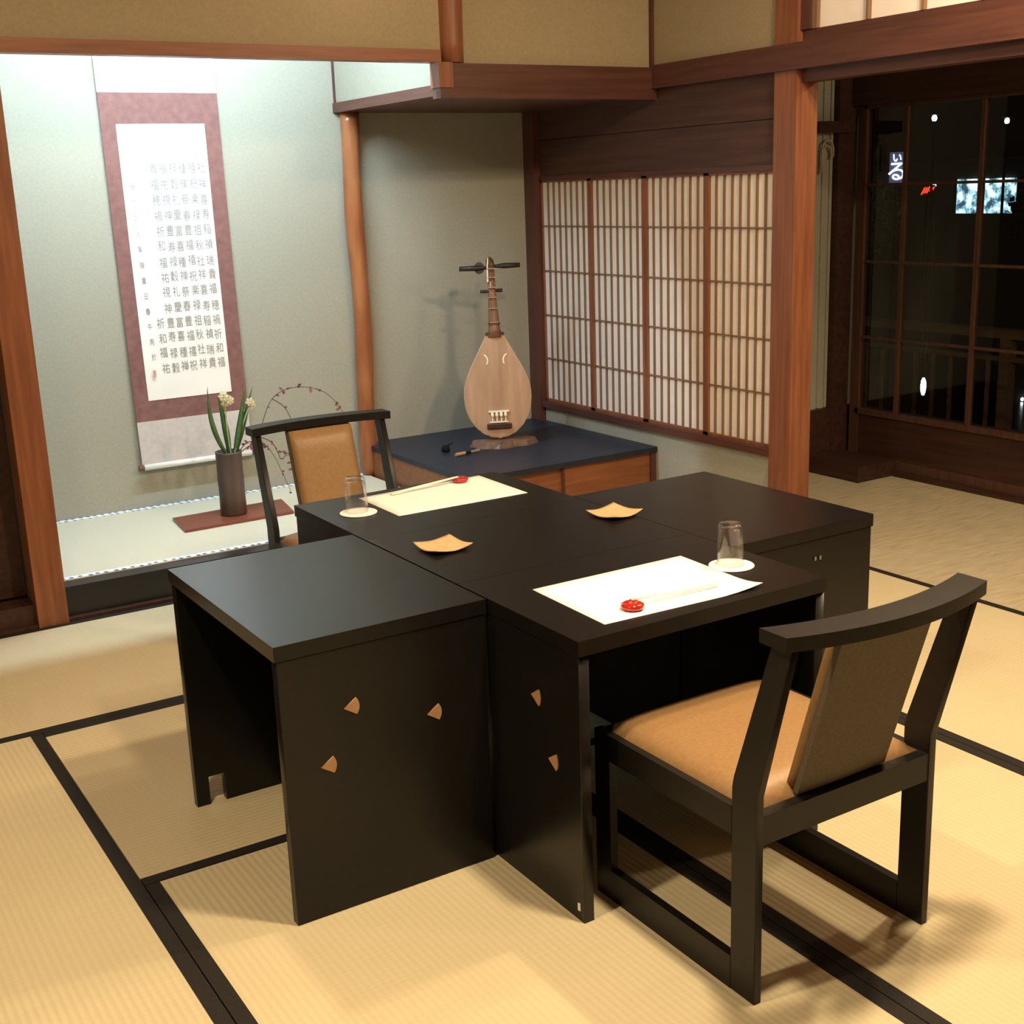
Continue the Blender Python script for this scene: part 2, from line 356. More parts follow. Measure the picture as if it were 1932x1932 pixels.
st('trim_28', 4.30, 4.52, 4.235, 4.285, 1.555, 1.605, M_dark, bev=0.003)
st('wall_corridor_inner', XR + 0.05, XR + 0.10, 3.53, 4.34, 0, 2.05, M_pl_room)
def glass_mat():
    m = bpy.data.materials.new('window_glass'); m.use_nodes = True; N = m.node_tree.nodes; L = m.node_tree.links; N.clear()
    out = N.new('ShaderNodeOutputMaterial'); mx = N.new('ShaderNodeMixShader'); t = N.new('ShaderNodeBsdfTransparent'); g = N.new('ShaderNodeBsdfGlossy'); fr = N.new('ShaderNodeLayerWeight'); pw = N.new('ShaderNodeMath'); ml = N.new('ShaderNodeMath'); pw.operation = 'POWER'; pw.inputs[1].default_value = 2.4; ml.operation = 'MULTIPLY_ADD'; ml.inputs[1].default_value = 0.7; ml.inputs[2].default_value = 0.04
    g.inputs['Roughness'].default_value = 0.02; t.inputs[0].default_value = (0.93, 0.96, 0.96, 1)
    L.new(fr.outputs['Facing'], pw.inputs[0]); L.new(pw.outputs[0], ml.inputs[0]); L.new(ml.outputs[0], mx.inputs[0]); L.new(t.outputs[0], mx.inputs[1]); L.new(g.outputs[0], mx.inputs[2]); L.new(mx.outputs[0], out.inputs[0])
    return m
M_glass = glass_mat()
M_lat = wood('lattice_wood', (0.060, 0.028, 0.018), (0.10, 0.05, 0.032), 'Z', 0.45)
def lattice_door(idx, label, ylist, x):
    d = bpy.data.objects.new('door_%d' % idx, None); C.objects.link(d); d['kind'] = 'structure'; d['label'] = label
    y0, y1 = ylist[-1], ylist[0]; zs = [0.285, 0.625, 0.975, 1.320, 1.665]
    bx('stile', x, x + 0.035, y1 - 0.02, y1 + 0.03, 0.022, 1.672, M_lat, d, 0.002); bx('stile', x, x + 0.035, y0 - 0.03, y0 + 0.02, 0.022, 1.672, M_lat, d, 0.002)
    bx('bottom_panel', x + 0.01, x + 0.025, y0, y1, 0.06, 0.265, M_dark, d)
    bx('rail', x, x + 0.035, y0, y1, 0.022, 0.062, M_lat, d, 0.002); bx('rail', x, x + 0.035, y0, y1, 0.258, 0.285, M_lat, d, 0.002); bx('rail', x, x + 0.035, y0, y1, 1.655, 1.672, M_lat, d, 0.002)
    for z in zs[1:-1]: bx('muntin', x + 0.006, x + 0.028, y0, y1, z - 0.006, z + 0.006, M_lat, d)
    for yy in ylist[1:-1]: bx('muntin', x + 0.004, x + 0.030, yy - 0.009, yy + 0.009, 0.285, 1.66, M_lat, d)
    for i in range(len(ylist) - 1):
        for j in range(4):
            bx('pane', x + 0.0155, x + 0.0185, ylist[i + 1] + 0.004, ylist[i] - 0.004, zs[j] + 0.003, zs[j + 1] - 0.003, M_glass, d)
lattice_door(1, 'glazed lattice door at far end of corridor', [4.21, 3.967, 3.565, 3.163, 2.76], 4.553)
lattice_door(2, 'glazed lattice door nearer the camera in corridor', [2.70, 2.30, 1.90, 1.50, 1.10], 4.553)
# coil of cord
bm = bmesh.new()
for j, (r, dz) in enumerate(((0.040, 0), (0.030, -0.012))):
    pts = []
    for i in range(22):
        a = -0.6 + i / 21 * 3.9
        pts.append((4.395 + r * math.cos(a) * 0.9, 4.272 + 0.004 * j, 1.475 + dz + r * 1.25 * math.sin(a)))
    pts.append((4.395 - r * .9, 4.272 + 0.004 * j, 1.38)); tube(bm, pts, 0.0045, 6)
tag(mk('cord_loop', bm, mat('beige_cord', (0.42, 0.33, 0.24), 0.6), smooth=True), 'beige looped cord hanging on wall at corridor end', 'cord')

# ================================================================== TABLES (five identical units set as a cross)
TH = 0.571
def fan(cx, cy, s):
    """small fan shaped opening: apex left, curved right side"""
    p = [(cx - 0.55 * s, cy + 0.02 * s)]
    for i in range(7):
        a = -0.62 + 1.24 * i / 6
        p.append((cx - 0.55 * s + 1.05 * s * math.cos(a), cy + 0.02 * s + 0.95 * s * math.sin(a)))
    return p
def make_table(holes, holes2, notch_back=False, flip=1):
    """unit: long side 0.62 along local Y, width 0.45 along local X; end panels stand at +-Y"""
    t = bpy.data.objects.new('table_unit', None); C.objects.link(t); t.empty_display_size = 0.05
    L_, W_ = 0.62, TW
    bx('tabletop', -W_ / 2, W_ / 2, -L_ / 2, L_ / 2, TH - 0.030, TH, M_lacq, t, 0.003)
    w2 = W_ / 2 - 0.004
    out = [(-w2, 0.0), (w2, 0.0), (w2, TH - 0.031), (-w2, TH - 0.031)]
    outn = [(-w2, 0), (-w2 + 0.032, 0), (-w2 + 0.032, 0.068), (-w2 + 0.070, 0.068), (-w2 + 0.070, 0), (w2, 0), (w2, TH - 0.031), (-w2, TH - 0.031)]
    plate('end_panel', out, [], 0.012, Matrix.Translation((0, -L_ / 2 + 0.014, 0)) @ XZ, M_lacq, t, 0.0015)
    plate('end_panel', outn if notch_back else out, [], 0.012, Matrix.Translation((0, L_ / 2 - 0.014, 0)) @ XZ, M_lacq, t, 0.0015)
    for hs, y in ((holes, -L_ / 2 + 0.0012), (holes2, L_ / 2 - 0.0012)):
        for h in hs:
            o = plate('fan_inlay', fan(*h, 0.031), [], 0.0012, Matrix.Translation((0, y, 0)) @ XZ, M_inlay, t); o['label'] = 'small tan fan-shaped inlay'
    return t
TW = 0.438
xc = 1.517
def place_table(t, x, y, rz, label):
    t.location = (x, y, 0); t.rotation_euler = (0, 0, rz); tag(t, label, 'table', 'low black lacquer table units pushed together in a cross')
TW = 0.450
tA = make_table([(-0.078, 0.418), (0.098, 0.360), (-0.133, 0.312)], [], notch_back=True)
place_table(tA, 0.977, 2.370, 0, 'black table unit forming the left wing, bluish sheen on its empty top')
TW = 0.434
tC = make_table([(0.070, 0.417), (0.124, 0.303)], [(0.02, 0.40), (-0.06, 0.31)])
place_table(tC, xc, 1.964, -PI / 2, 'black table unit nearest the camera, carrying the front white paper placemat')
tM = make_table([], []); place_table(tM, xc, 2.399, -PI / 2, 'black table unit in the middle of the cross with two tan dishes')
tB = make_table([], []); place_table(tB, xc, 2.834, -PI / 2, 'black table unit nearest the alcove, carrying the rear white paper placemat')
TW = 0.450
tD = make_table([], []); place_table(tD, 2.054, 2.345, 0, 'black table unit forming the right wing with nothing on it')
pc = bx('worn_chip', 0.1955, 0.2025, -0.3102, -0.3078, 0.022, 0.037, M_white, tC); pc['label'] = 'tiny white chipped spot near the foot'
lt = bx('latch', 0.030, 0.036, -0.3115, -0.309, 0.490, 0.499, mat('latch_metal', (0.4, 0.4, 0.38), 0.4, 0.5, 1.0), tD)
lt2 = bx('latch', 0.046, 0.052, -0.3115, -0.309, 0.490, 0.499, lt.data.materials[0], tD)

# ================================================================== CHAIRS
def make_chair():
    t = thing('sled_chair', '', 'chair')
    hw = 0.2175; th = 0.017; y0 = -0.226
    W_ = M_chairw
    for s in (-1, 1):
        xo = s * (hw - th / 2)
        prof = [(y0, 0.0), (y0, 0.385), (y0 - 0.004, 0.40), (y0 - 0.074, 0.666), (y0 - 0.030, 0.666), (y0 + 0.056, 0.405), (y0 + 0.060, 0.385), (y0 + 0.060, 0.0)]
        plate('rear_leg', prof, [], th / 2, Matrix.Translation((xo, 0, 0)) @ YZ, W_, t, 0.002)
        bx('front_leg', xo - th / 2, xo + th / 2, 0.178, 0.225, 0.0, 0.349, W_, t, 0.002)
        bx('runner', xo - th / 2, xo + th / 2, y0 + 0.060, 0.178, 0.0, 0.064, W_, t, 0.002)
        bx('side_rail', xo - th / 2, xo + th / 2, y0 + 0.060, 0.178, 0.296, 0.349, W_, t, 0.002)
    bx('back_rail', -hw + th, hw - th, y0 + 0.002, y0 + 0.024, 0.295, 0.348, W_, t, 0.002)
    bx('front_rail', -hw + th, hw - th, 0.196, 0.218, 0.296, 0.349, W_, t, 0.002)
    # seat cushion, domed
    bm = bmesh.new(); nx, ny = 14, 14; sx, sy0, sy1 = hw - 0.012, y0 + 0.026, 0.221; g = []
    for j in range(ny + 1):
        row = []
        for i in range(nx + 1):
            u = -1 + 2 * i / nx; v = -1 + 2 * j / ny
            x = sx * u; y = (sy0 + sy1) / 2 + (sy1 - sy0) / 2 * v
            h = 0.346 + 0.030 * (max(0, 1 - abs(u) ** 6) ** 0.5) * (max(0, 1 - abs(v) ** 6) ** 0.5)
            row.append(bm.verts.new((x, y, h)))
        g.append(row)
    for j in range(ny):
        for i in range(nx): bm.faces.new((g[j][i], g[j][i + 1], g[j + 1][i + 1], g[j + 1][i]))
    ext = [g[0][i] for i in range(nx + 1)] + [g[j][nx] for j in range(1, ny + 1)] + [g[ny][i] for i in range(nx - 1, -1, -1)] + [g[j][0] for j in range(ny - 1, 0, -1)]
    lo = [bm.verts.new((v.co.x * 0.99, v.co.y, 0.332)) for v in ext]
    for i in range(len(ext)): bm.faces.new((ext[i], lo[i], lo[(i + 1) % len(ext)], ext[(i + 1) % len(ext)]))
    bm.faces.new(lo)
    mk('seat', bm, M_leather, t, smooth=True)
    # back rest: leather pad in front, brown backing behind, gently curved in plan
    def curved(name, x0, x1, ya, yb, z0, z1, sag, m, lean, n=16, rows=8, pad=0.0, bev=0.002):
        bm = bmesh.new(); F = []; Bk = []
        for j in range(rows + 1):
            z = z0 + (z1 - z0) * j / rows; v = -1 + 2 * j / rows; rf = []; rb = []
            for i in range(n + 1):
                x = x0 + (x1 - x0) * i / n; u = -1 + 2 * i / n
                s_ = sag * ((x / hw) ** 2 - 1) + lean * (z - z0)
                bulge = pad * (max(0, 1 - abs(u) ** 5) ** 0.5) * (max(0, 1 - abs(v) ** 8) ** 0.5)
                rf.append(bm.verts.new((x, yb + s_ + bulge, z))); rb.append(bm.verts.new((x, ya + s_, z)))
            F.append(rf); Bk.append(rb)
        for j in range(rows):
            for i in range(n):
                bm.faces.new((F[j][i], F[j][i + 1], F[j + 1][i + 1], F[j + 1][i])); bm.faces.new((Bk[j][i], Bk[j + 1][i], Bk[j + 1][i + 1], Bk[j][i + 1]))
            bm.faces.new((F[j][0], F[j + 1][0], Bk[j + 1][0], Bk[j][0])); bm.faces.new((F[j][n], Bk[j][n], Bk[j + 1][n], F[j + 1][n]))
        for i in range(n):
            bm.faces.new((F[0][i], Bk[0][i], Bk[0][i + 1], F[0][i + 1])); bm.faces.new((F[rows][i], F[rows][i + 1], Bk[rows][i + 1], Bk[rows][i]))
        return mk(name, bm, m, t, bev)
    tr = curved('top_rail', -hw - 0.014, hw + 0.014, y0 - 0.080, y0 - 0.020, 0.664, 0.688, 0.036, W_, 0.0, 20, 1, 0.0, 0.004)
    lean = -0.30
    br = curved('backrest', -0.103, 0.105, y0 + 0.042, y0 + 0.060, 0.357, 0.660, 0.012, M_leather, lean, 12, 10, 0.014, 0.0)
    for p in br.data.polygons: p.use_smooth = True
    bk = curved('backrest_panel', -0.105, 0.107, y0 + 0.030, y0 + 0.0415, 0.352, 0.664, 0.012, M_backfab, lean, 12, 4, 0.0, 0.0)
    return t
ch1 = make_chair(); ch1.location = (1.5185, 1.610, 0); ch1['label'] = 'black sled-base chair with tan seat, its back towards the camera'; ch1['group'] = 'sled chairs at the table'
ch2 = dup(ch1, (1.533, 3.335, 0), PI, 'black sled-base chair with tan backrest facing the camera across the table')

# ================================================================== THINGS ON THE TABLE
Z0 = TH + 0.0004
def sheet(pts, curls, n=12, th=0.0006):
    """paper quad, corners slightly lifted"""
    bm = bmesh.new(); top = []; bot = []
    a, b, c, d = [Vector((*p, 0)) for p in pts]
    for j in range(n + 1):
        rt = []; rb = []
        for i in range(n + 1):
            u, v = i / n, j / n
            p = (a * (1 - u) + b * u) * (1 - v) + (d * (1 - u) + c * u) * v
            z = sum(h * max(0, 1 - math.hypot(u - cu, v - cv) / r) ** 2 for (cu, cv, h, r) in curls)
            rt.append(bm.verts.new((p.x, p.y, Z0 + th + z))); rb.append(bm.verts.new((p.x, p.y, Z0 + z)))
        top.append(rt); bot.append(rb)
    for j in range(n):
        for i in range(n):
            bm.faces.new((top[j][i], top[j][i + 1], top[j + 1][i + 1], top[j + 1][i])); bm.faces.new((bot[j][i], bot[j + 1][i], bot[j + 1][i + 1], bot[j][i + 1]))
    for i in range(n):
        bm.faces.new((top[0][i], bot[0][i], bot[0][i + 1], top[0][i + 1])); bm.faces.new((top[n][i], top[n][i + 1], bot[n][i + 1], bot[n][i]))
        bm.faces.new((top[i][0], top[i + 1][0], bot[i + 1][0], bot[i][0])); bm.faces.new((top[i][n], bot[i][n], bot[i + 1][n], top[i + 1][n]))
    return bm
pm1 = mk('paper_placemat', sheet([(1.299, 1.792), (1.678, 1.776), (1.693, 2.050), (1.308, 2.052)], [(1, 0, 0.010, 0.3)]), M_white, smooth=True)
tag(pm1, 'white paper placemat on the near side of the table, right corner lifting', 'placemat', 'white paper placemats on the table')
pm2 = mk('paper_placemat', sheet([(1.371, 2.764), (1.756, 2.762), (1.763, 3.032), (1.374, 3.008)], []), M_white, smooth=True)
tag(pm2, 'white paper placemat on the far side of the table facing the alcove', 'placemat', 'white paper placemats on the table')
def disc(name, x, y, r, h, m):
    bm = bmesh.new(); lathe(bm, [(r * 0.985, 0), (r, h * .4), (r, h * .8), (r * 0.985, h)], 40, (x, y, Z0), True, True); return mk(name, bm, m)
tag(disc('coaster', 1.729, 1.926, 0.048, 0.0025, M_white), 'round white coaster under the glass at the near place setting', 'coaster', 'round white coasters')
tag(disc('coaster', 1.305, 2.862, 0.048, 0.0025, M_white), 'round white coaster under the glass at the far place setting', 'coaster', 'round white coasters')
M_tumbler = glass_mat(); M_tumbler.name = 'clear_glass'
for n_ in M_tumbler.node_tree.nodes:
    if n_.type == 'BSDF_TRANSPARENT': n_.inputs[0].default_value = (0.97, 0.97, 0.97, 1)
    if n_.type == 'BSDF_GLOSSY': n_.inputs['Roughness'].default_value = 0.06
def tumbler(x, y, label):
    bm = bmesh.new(); z = Z0 + 0.0032
    prof = [(0.0278, 0.001), (0.0292, 0.0), (0.0300, 0.001), (0.0285, 0.03), (0.0268, 0.060), (0.0262, 0.080), (0.0255, 0.086), (0.0235, 0.089), (0.0, 0.0885),
            ]
    inner = [(0.0, 0.078), (0.0215, 0.078), (0.0240, 0.073), (0.0249, 0.058), (0.0265, 0.030), (0.0278, 0.001)]
    n = 40
    lathe(bm, prof + inner, n, (x, y, z))
    bmesh.ops.remove_doubles(bm, verts=bm.verts, dist=0.00005)
    o = mk('glass_tumbler', bm, M_tumbler, smooth=True); tag(o, label, 'glass', 'upturned tumblers'); return o
tumbler(1.729, 1.930, 'clear glass tumbler upside down on coaster at near place setting')
tumbler(1.305, 2.870, 'clear glass tumbler upside down on coaster at far place setting')
M_dish = mottled('tan_dish', (0.48, 0.31, 0.16), (0.58, 0.39, 0.21), 90, 0.6, 0.1)
def dish(name, x, y, rz, label, s=0.053):
    bm = bmesh.new(); n = 12; top = []; bot = []
    for j in range(n + 1):
        a = []; b = []
        for i in range(n + 1):
            u, v = -1 + 2 * i / n, -1 + 2 * j / n
            z = 0.003 + 0.0075 * (abs(u) * abs(v)) ** 1.6 + 0.002 * max(abs(u), abs(v)) ** 4
            a.append(bm.verts.new((s * u * (1 - .06 * v * v), s * v * (1 - .06 * u * u), z + 0.002))); b.append(bm.verts.new((s * u * .98 * (1 - .06 * v * v), s * v * .98 * (1 - .06 * u * u), z - 0.001)))
        top.append(a); bot.append(b)
    for j in range(n):
        for i in range(n):
            bm.faces.new((top[j][i], top[j][i + 1], top[j + 1][i + 1], top[j + 1][i])); bm.faces.new((bot[j][i], bot[j + 1][i], bot[j + 1][i + 1], bot[j][i + 1]))
    for i in range(n):
        bm.faces.new((top[0][i], bot[0][i], bot[0][i + 1], top[0][i + 1])); bm.faces.new((top[n][i], top[n][i + 1], bot[n][i + 1], bot[n][i]))
        bm.faces.new((top[i][0], top[i + 1][0], bot[i + 1][0], bot[i][0])); bm.faces.new((top[i][n], bot[i][n], bot[i + 1][n], top[i + 1][n]))
    t = thing(name, label, 'dish', (x, y, Z0), rz, 'small square tan dishes')
    mk('plate', bm, M_dish, t, smooth=True)
    bm = bmesh.new(); lathe(bm, [(0.020, 0), (0.022, 0.0035)], 24, (0, 0, 0), True, True); mk('foot', bm, M_lacq, t)
dish('square_dish', 1.795, 2.428, math.radians(10), 'small square tan dish with raised corners near the right table wing')
dish('square_dish', 1.315, 2.437, math.radians(3), 'small square tan dish with raised corners near the left table wing')
M_red = mat('red_lacquer', (0.36, 0.016, 0.010), 0.12, 0.6, coat=0.6)
M_gold = mat('pale_gold_mark', (0.85, 0.55, 0.32), 0.35, 0.5)
M_stick = wood('pale_chopstick', (0.86, 0.82, 0.74), (0.90, 0.87, 0.80), 'X', 0.6)
def rest(x, y, label):
    t = thing('chopstick_rest', label, 'chopstick rest', (x, y, Z0 + 0.0008), 0, 'red chopstick rests')
    bm = bmesh.new(); lathe(bm, [(0.016, 0), (0.0215, 0.003), (0.0235, 0.0075), (0.0215, 0.012), (0.015, 0.0145), (0.008, 0.0135), (0.0, 0.0130)], 32, (0, 0, 0), True)
    bmesh.ops.remove_doubles(bm, verts=bm.verts, dist=0.00005); mk('body', bm, M_red, t, smooth=True)
    return t
def chopsticks(a, b, label):
    a = Vector(a); b = Vector(b); d = (b - a).normalized(); nrm = Vector((-d.y, d.x, 0))
    t = thing('chopstick_pair', label, 'chopsticks', (0, 0, 0), 0, 'pale chopsticks resting on red rests')
    for s in (-1, 1):
        bm = bmesh.new(); tube(bm, [a + nrm * 0.0035 * s, (a + b) / 2 + nrm * 0.004 * s, b + nrm * 0.0045 * s], [0.0014, 0.0022, 0.0026], 8)
        mk('chopstick', bm, M_stick, t, smooth=True)
rest(1.392, 1.829, 'red lacquer chopstick rest on the near placemat')
rest(1.680, 2.992, 'red lacquer chopstick rest on the far placemat')
chopsticks((1.395, 1.838, Z0 + 0.0175), (1.610, 1.838, Z0 + 0.0045), 'pale wooden chopsticks lying across the near placemat')
chopsticks((1.672, 2.990, Z0 + 0.0175), (1.455, 2.975, Z0 + 0.0045), 'pale wooden chopsticks lying across the far placemat')

# ================================================================== ALCOVE : scroll
SX0, SX1 = 1.378, 1.858; SY = YB - 0.012
M_mount = mottled('mauve_brocade', (0.165, 0.078, 0.072), (0.225, 0.112, 0.102), 34, 0.8, 0.0)
M_silk = mottled('pale_silk', (0.50, 0.47, 0.46), (0.58, 0.55, 0.54), 50, 0.8)
M_silkt = mat('white_silk', (0.80, 0.80, 0.78), 0.8)
M_ink = mat('diluted_ink', (0.27, 0.27, 0.28), 0.8)
M_spap = mottled('scroll_paper', (0.80, 0.80, 0.77), (0.86, 0.86, 0.83), 8, 0.85)
scroll = thing('hanging_scroll', 'tall calligraphy scroll in mauve mount hanging in the alcove', 'scroll', (1.618, SY, 0.29))
def sc(name, x0, x1, z0, z1, y, m, dx=0.0):
    """sheet leaning out slightly towards its weighted foot"""
    bm = bmesh.new()
    def Y(z): return y - 0.020 * max(0.0, (1.2 - z) / 0.9) ** 1.5
    n = 16; F = []; B_ = []
    for j in range(n + 1):
        z = z0 + (z1 - z0) * j / n; sh = 0.012 * (1.78 - z) / 1.48
        F.append([bm.verts.new((x0 + sh - 1.618, Y(z) - SY, z - 0.29)), bm.verts.new((x1 + sh - 1.618, Y(z) - SY, z - 0.29))])
        B_.append([bm.verts.new((x0 + sh - 1.618, Y(z) - SY + 0.0012, z - 0.29)), bm.verts.new((x1 + sh - 1.618, Y(z) - SY + 0.0012, z - 0.29))])
    for j in range(n):
        bm.faces.new((F[j][0], F[j][1], F[j + 1][1], F[j + 1][0])); bm.faces.new((B_[j][0], B_[j + 1][0], B_[j + 1][1], B_[j][1]))
        bm.faces.new((F[j][0], F[j + 1][0], B_[j + 1][0], B_[j][0])); bm.faces.new((F[j][1], B_[j][1], B_[j + 1][1], F[j + 1][1]))
    bm.faces.new((F[0][0], B_[0][0], B_[0][1], F[0][1])); bm.faces.new((F[n][0], F[n][1], B_[n][1], B_[n][0]))
    return mk(name, bm, m, scroll)
m_ = sc('mount', SX0, SX1, 0.482, 1.779, SY, M_mount)
sc('top_silk', SX0, SX1, 1.779, 2.10, SY, M_silkt); sc('bottom_silk', SX0, SX1, 0.300, 0.482, SY, M_silk)
pp = sc('paper', 1.436, 1.793, 0.566, 1.660, SY - 0.0022, M_spap); pp['label'] = 'white paper with rows of brushed characters'
bm = bmesh.new(); tube(bm, [(-0.235 + .008, -0.024, 0.003), (0.245, -0.024, 0.003)], 0.012, 14); mk('roller', bm, M_silkt, scroll, smooth=True)
for s in (-1, 1):
    bm = bmesh.new(); x = 0.013 + s * 0.236; tube(bm, [(x, -0.024, 0.003), (x + s * 0.022, -0.024, 0.003)], 0.0125, 14); mk('roller_end', bm, mat('roller_end', (0.14, 0.07, 0.035), 0.4), scroll)
bm = bmesh.new(); tube(bm, [(-0.2, 0.004, 1.81), (0.0, 0.004, 1.90), (0.2, 0.004, 1.81)], 0.002, 6); mk('hanging_cord', bm, M_mount, scroll)
chars = '福禄寿喜富貴春和楽豊祥慶瑞祭祈祝神社礼禎禅禍禧視秋穀稲種穂福祐祖禄寿喜福豊'
rnd = random.Random(5)
calli = bpy.data.objects.new('calligraphy', None); C.objects.link(calli); calli.parent = scroll; calli['label'] = 'rows of grey brushed characters'
tmp = {}
def add_char(ch, x, z, sx, sz):
    if ch not in tmp: tmp[ch] = text_mesh('character', ch, 1.0, M_ink, XZ, ext=0.0)
    o = bpy.data.objects.new('character', tmp[ch]); C.objects.link(o); o.parent = calli
    yy = -0.0036 - 0.020 * max(0.0, (1.2 - z) / 0.9) ** 1.5
    o.location = (x - 1.618, yy, z - 0.29); o.scale = (sx, 1, sz)
    slope = 0.020 * 1.5 / 0.9 * max(0.0, (1.2 - z) / 0.9) ** 0.5
    o.rotation_euler = (-math.atan(slope), 0, 0)
for r_ in range(14):
    z = 0.690 + 0.0610 * r_; n = 7 if r_ < 4 else 6
    for c in range(n):
        x = 1.782 - 0.0395 * c - 0.003 + 0.008 * (1.3 - z) + rnd.uniform(-.002, .002)
        add_char(chars[(r_ * 7 + c * 5) % len(chars)], x - 0.014, z + rnd.uniform(-.004, .004), 0.034, 0.046)
for r_ in range(12):
    add_char('於丙午春日書贈某人之也福寿'[r_ % 13], 1.488 - 0.0012 * r_, 0.74 + 0.062 * r_, 0.020, 0.030)
bx('seal_stamp', 1.474 - 1.618, 1.486 - 1.618, -0.0232, -0.0228, 0.665 - 0.29, 0.690 - 0.29, mat('seal_red', (0.65, 0.30, 0.26), 0.8), scroll)

# ---- alcove lamp (tube behind the lintel)
lamp = thing('tube_lamp', 'white fluorescent tube hidden behind the alcove lintel', 'lamp', (1.55, YF + 0.107, 2.19))
bm = bmesh.new(); tube(bm, [(-0.56, 0.0, 0), (0.56, 0.0, 0)], 0.013, 12)
mk('tube', bm, mat('tube_glow', (1, 1, 1), 0.5, emit=COOL, es=390), lamp)
for x in (-0.58, 0.57): bx('socket', x, x + 0.012, -0.018, 0.018, -0.02, 0.03, M_white, lamp)
bx('housing', -0.58, 0.58, -0.016, 0.018, 0.028, 0.05, M_white, lamp)

# ---- board, vase, narcissus, twigs
M_tray = wood('red_brown_board', (0.16, 0.045, 0.028), (0.24, 0.075, 0.045), 'X', 0.35, 6)
bm = bmesh.new(); pts = [(1.392, 4.664), (1.846, 4.672), (1.886, 4.905), (1.414, 4.890)]
lo = [bm.verts.new((x, y, 0.1186)) for x, y in pts]; hi = [bm.verts.new((x, y, 0.1286)) for x, y in pts]
bm.faces.new(lo[::-1]); bm.faces.new(hi)
for i in range(4): bm.faces.new((lo[i], lo[(i + 1) % 4], hi[(i + 1) % 4], hi[i]))
tag(mk('display_board', bm, M_tray, bev=0.0015), 'flat red-brown wooden board on alcove mat under the vase', 'board')
VX, VY, VZ = 1.636, 4.790, 0.1288
M_vase = mottled('brown_bamboo', (0.055, 0.040, 0.034), (0.12, 0.085, 0.075), 14, 0.42, 0.2, (1, 1, 0.15), 5)
vase = thing('cylinder_vase', 'dark brown cylinder vase standing on the red-brown board', 'vase', (VX, VY, VZ))
bm = bmesh.new(); lathe(bm, [(0.050, 0.0), (0.053, 0.004), (0.0515, 0.10), (0.0530, 0.155), (0.0515, 0.165), (0.052, 0.250), (0.053, 0.258), (0.047, 0.258), (0.046, 0.20), (0.0, 0.20)], 32, (0, 0, 0), True); mk('body', bm, M_vase, vase, smooth=True)
bm = bmesh.new(); lathe(bm, [(0.0, 0.243), (0.0455, 0.243)], 24); mk('water', bm, mat('dark_water', (0.02, 0.02, 0.02), 0.05), vase)
M_leaf = mottled('leaf_green', (0.045, 0.10, 0.035), (0.08, 0.16, 0.06), 30, 0.5)
M_stem = mat('pale_stem', (0.30, 0.40, 0.20), 0.5); M_pet = mat('cream_petal', (0.82, 0.80, 0.62), 0.6); M_cup = mat('yellow_cup', (0.80, 0.66, 0.28), 0.6)
nar = thing('narcissus_arrangement', 'white narcissus with upright green leaves standing in the vase', 'flowers', (VX, VY, VZ + 0.25))
def blade(pts, w, parent):
    bm = bmesh.new(); pts = [Vector(p) for p in pts]; n = len(pts); L_ = []
    side = Vector((0.85, -0.5, 0)).normalized(); nor = Vector((0.5, 0.85, 0))
    for i, p in enumerate(pts):
        t = i / (n - 1); ww = w * (0.62 + 0.6 * math.sin(PI * min(1, t * 1.15))) * (1 - t ** 5) + 0.0006
        L_.append([bm.verts.new(p - side * ww), bm.verts.new(p - nor * ww * 0.35 + Vector((0, 0, 0))), bm.verts.new(p + side * ww), bm.verts.new(p + nor * 0.0012)])
    for i in range(n - 1):
        for k in range(4): bm.faces.new((L_[i][k], L_[i][(k + 1) % 4], L_[i + 1][(k + 1) % 4], L_[i + 1][k]))
    bm.faces.new(L_[0][::-1]); bm.faces.new(L_[-1])
    mk('leaf', bm, M_leaf, parent, smooth=True)
def curve3(a, b, c, n=10):
    a, b, c = Vector(a), Vector(b), Vector(c); return [(1 - t) ** 2 * a + 2 * t * (1 - t) * b + t * t * c for t in [i / n for i in range(n + 1)]]
blade(curve3((0.002, 0, -0.02), (-0.075, 0, 0.10), (-0.060, 0, 0.272)), 0.0085, nar)
blade(curve3((0.008, 0.01, -0.02), (0.005, 0.01, 0.11), (-0.020, 0.01, 0.235)), 0.0105, nar)
blade(curve3((0.022, 0, -0.02), (0.060, 0, 0.10), (0.092, 0, 0.265)), 0.0100, nar)
blade(curve3((0.028, 0.01, -0.02), (0.070, 0.01, 0.09), (0.128, 0.01, 0.255)), 0.0095, nar)
def flower(x, y, z, s, face, parent, k=0):
    f = Vector(face).normalized(); q = f.to_track_quat('Z', 'Y'); fl = None; bm = bmesh.new()
    for i in range(6):
        a = 2 * PI * i / 6 + k; base = bm.verts.new(q @ Vector((0, 0, 0))); L_ = []
        for t, ww, h in ((0.35, 0.26, 0.10), (0.7, 0.34, 0.06), (1.0, 0.12, -0.05)):
            c_, s_ = math.cos(a), math.sin(a)
            L_.append([bm.verts.new(q @ (s * Vector((t * c_ - ww * e * s_, t * s_ + ww * e * c_, h + .08 * abs(e))))) for e in (-1, 0, 1)])
        bm.faces.new((base, L_[0][0], L_[0][1])); bm.faces.new((base, L_[0][1], L_[0][2]))
        for r in range(2):
            for e in range(2): bm.faces.new((L_[r][e], L_[r + 1][e], L_[r + 1][e + 1], L_[r][e + 1]))
    g = bmesh.ops.solidify(bm, geom=bm.faces[:], thickness=0.0006)
    o = mk('flower', bm, M_pet, parent); o.location = (x, y, z)
    bm = bmesh.new(); lathe(bm, [(0.12 * s, 0), (0.26 * s, 0.22 * s), (0.30 * s, 0.36 * s), (0.26 * s, 0.35 * s), (0.10 * s, 0.05 * s)], 14); bmesh.ops.transform(bm, matrix=q.to_matrix().to_4x4(), verts=bm.verts)
    mk('cup', bm, M_cup, o, smooth=True)
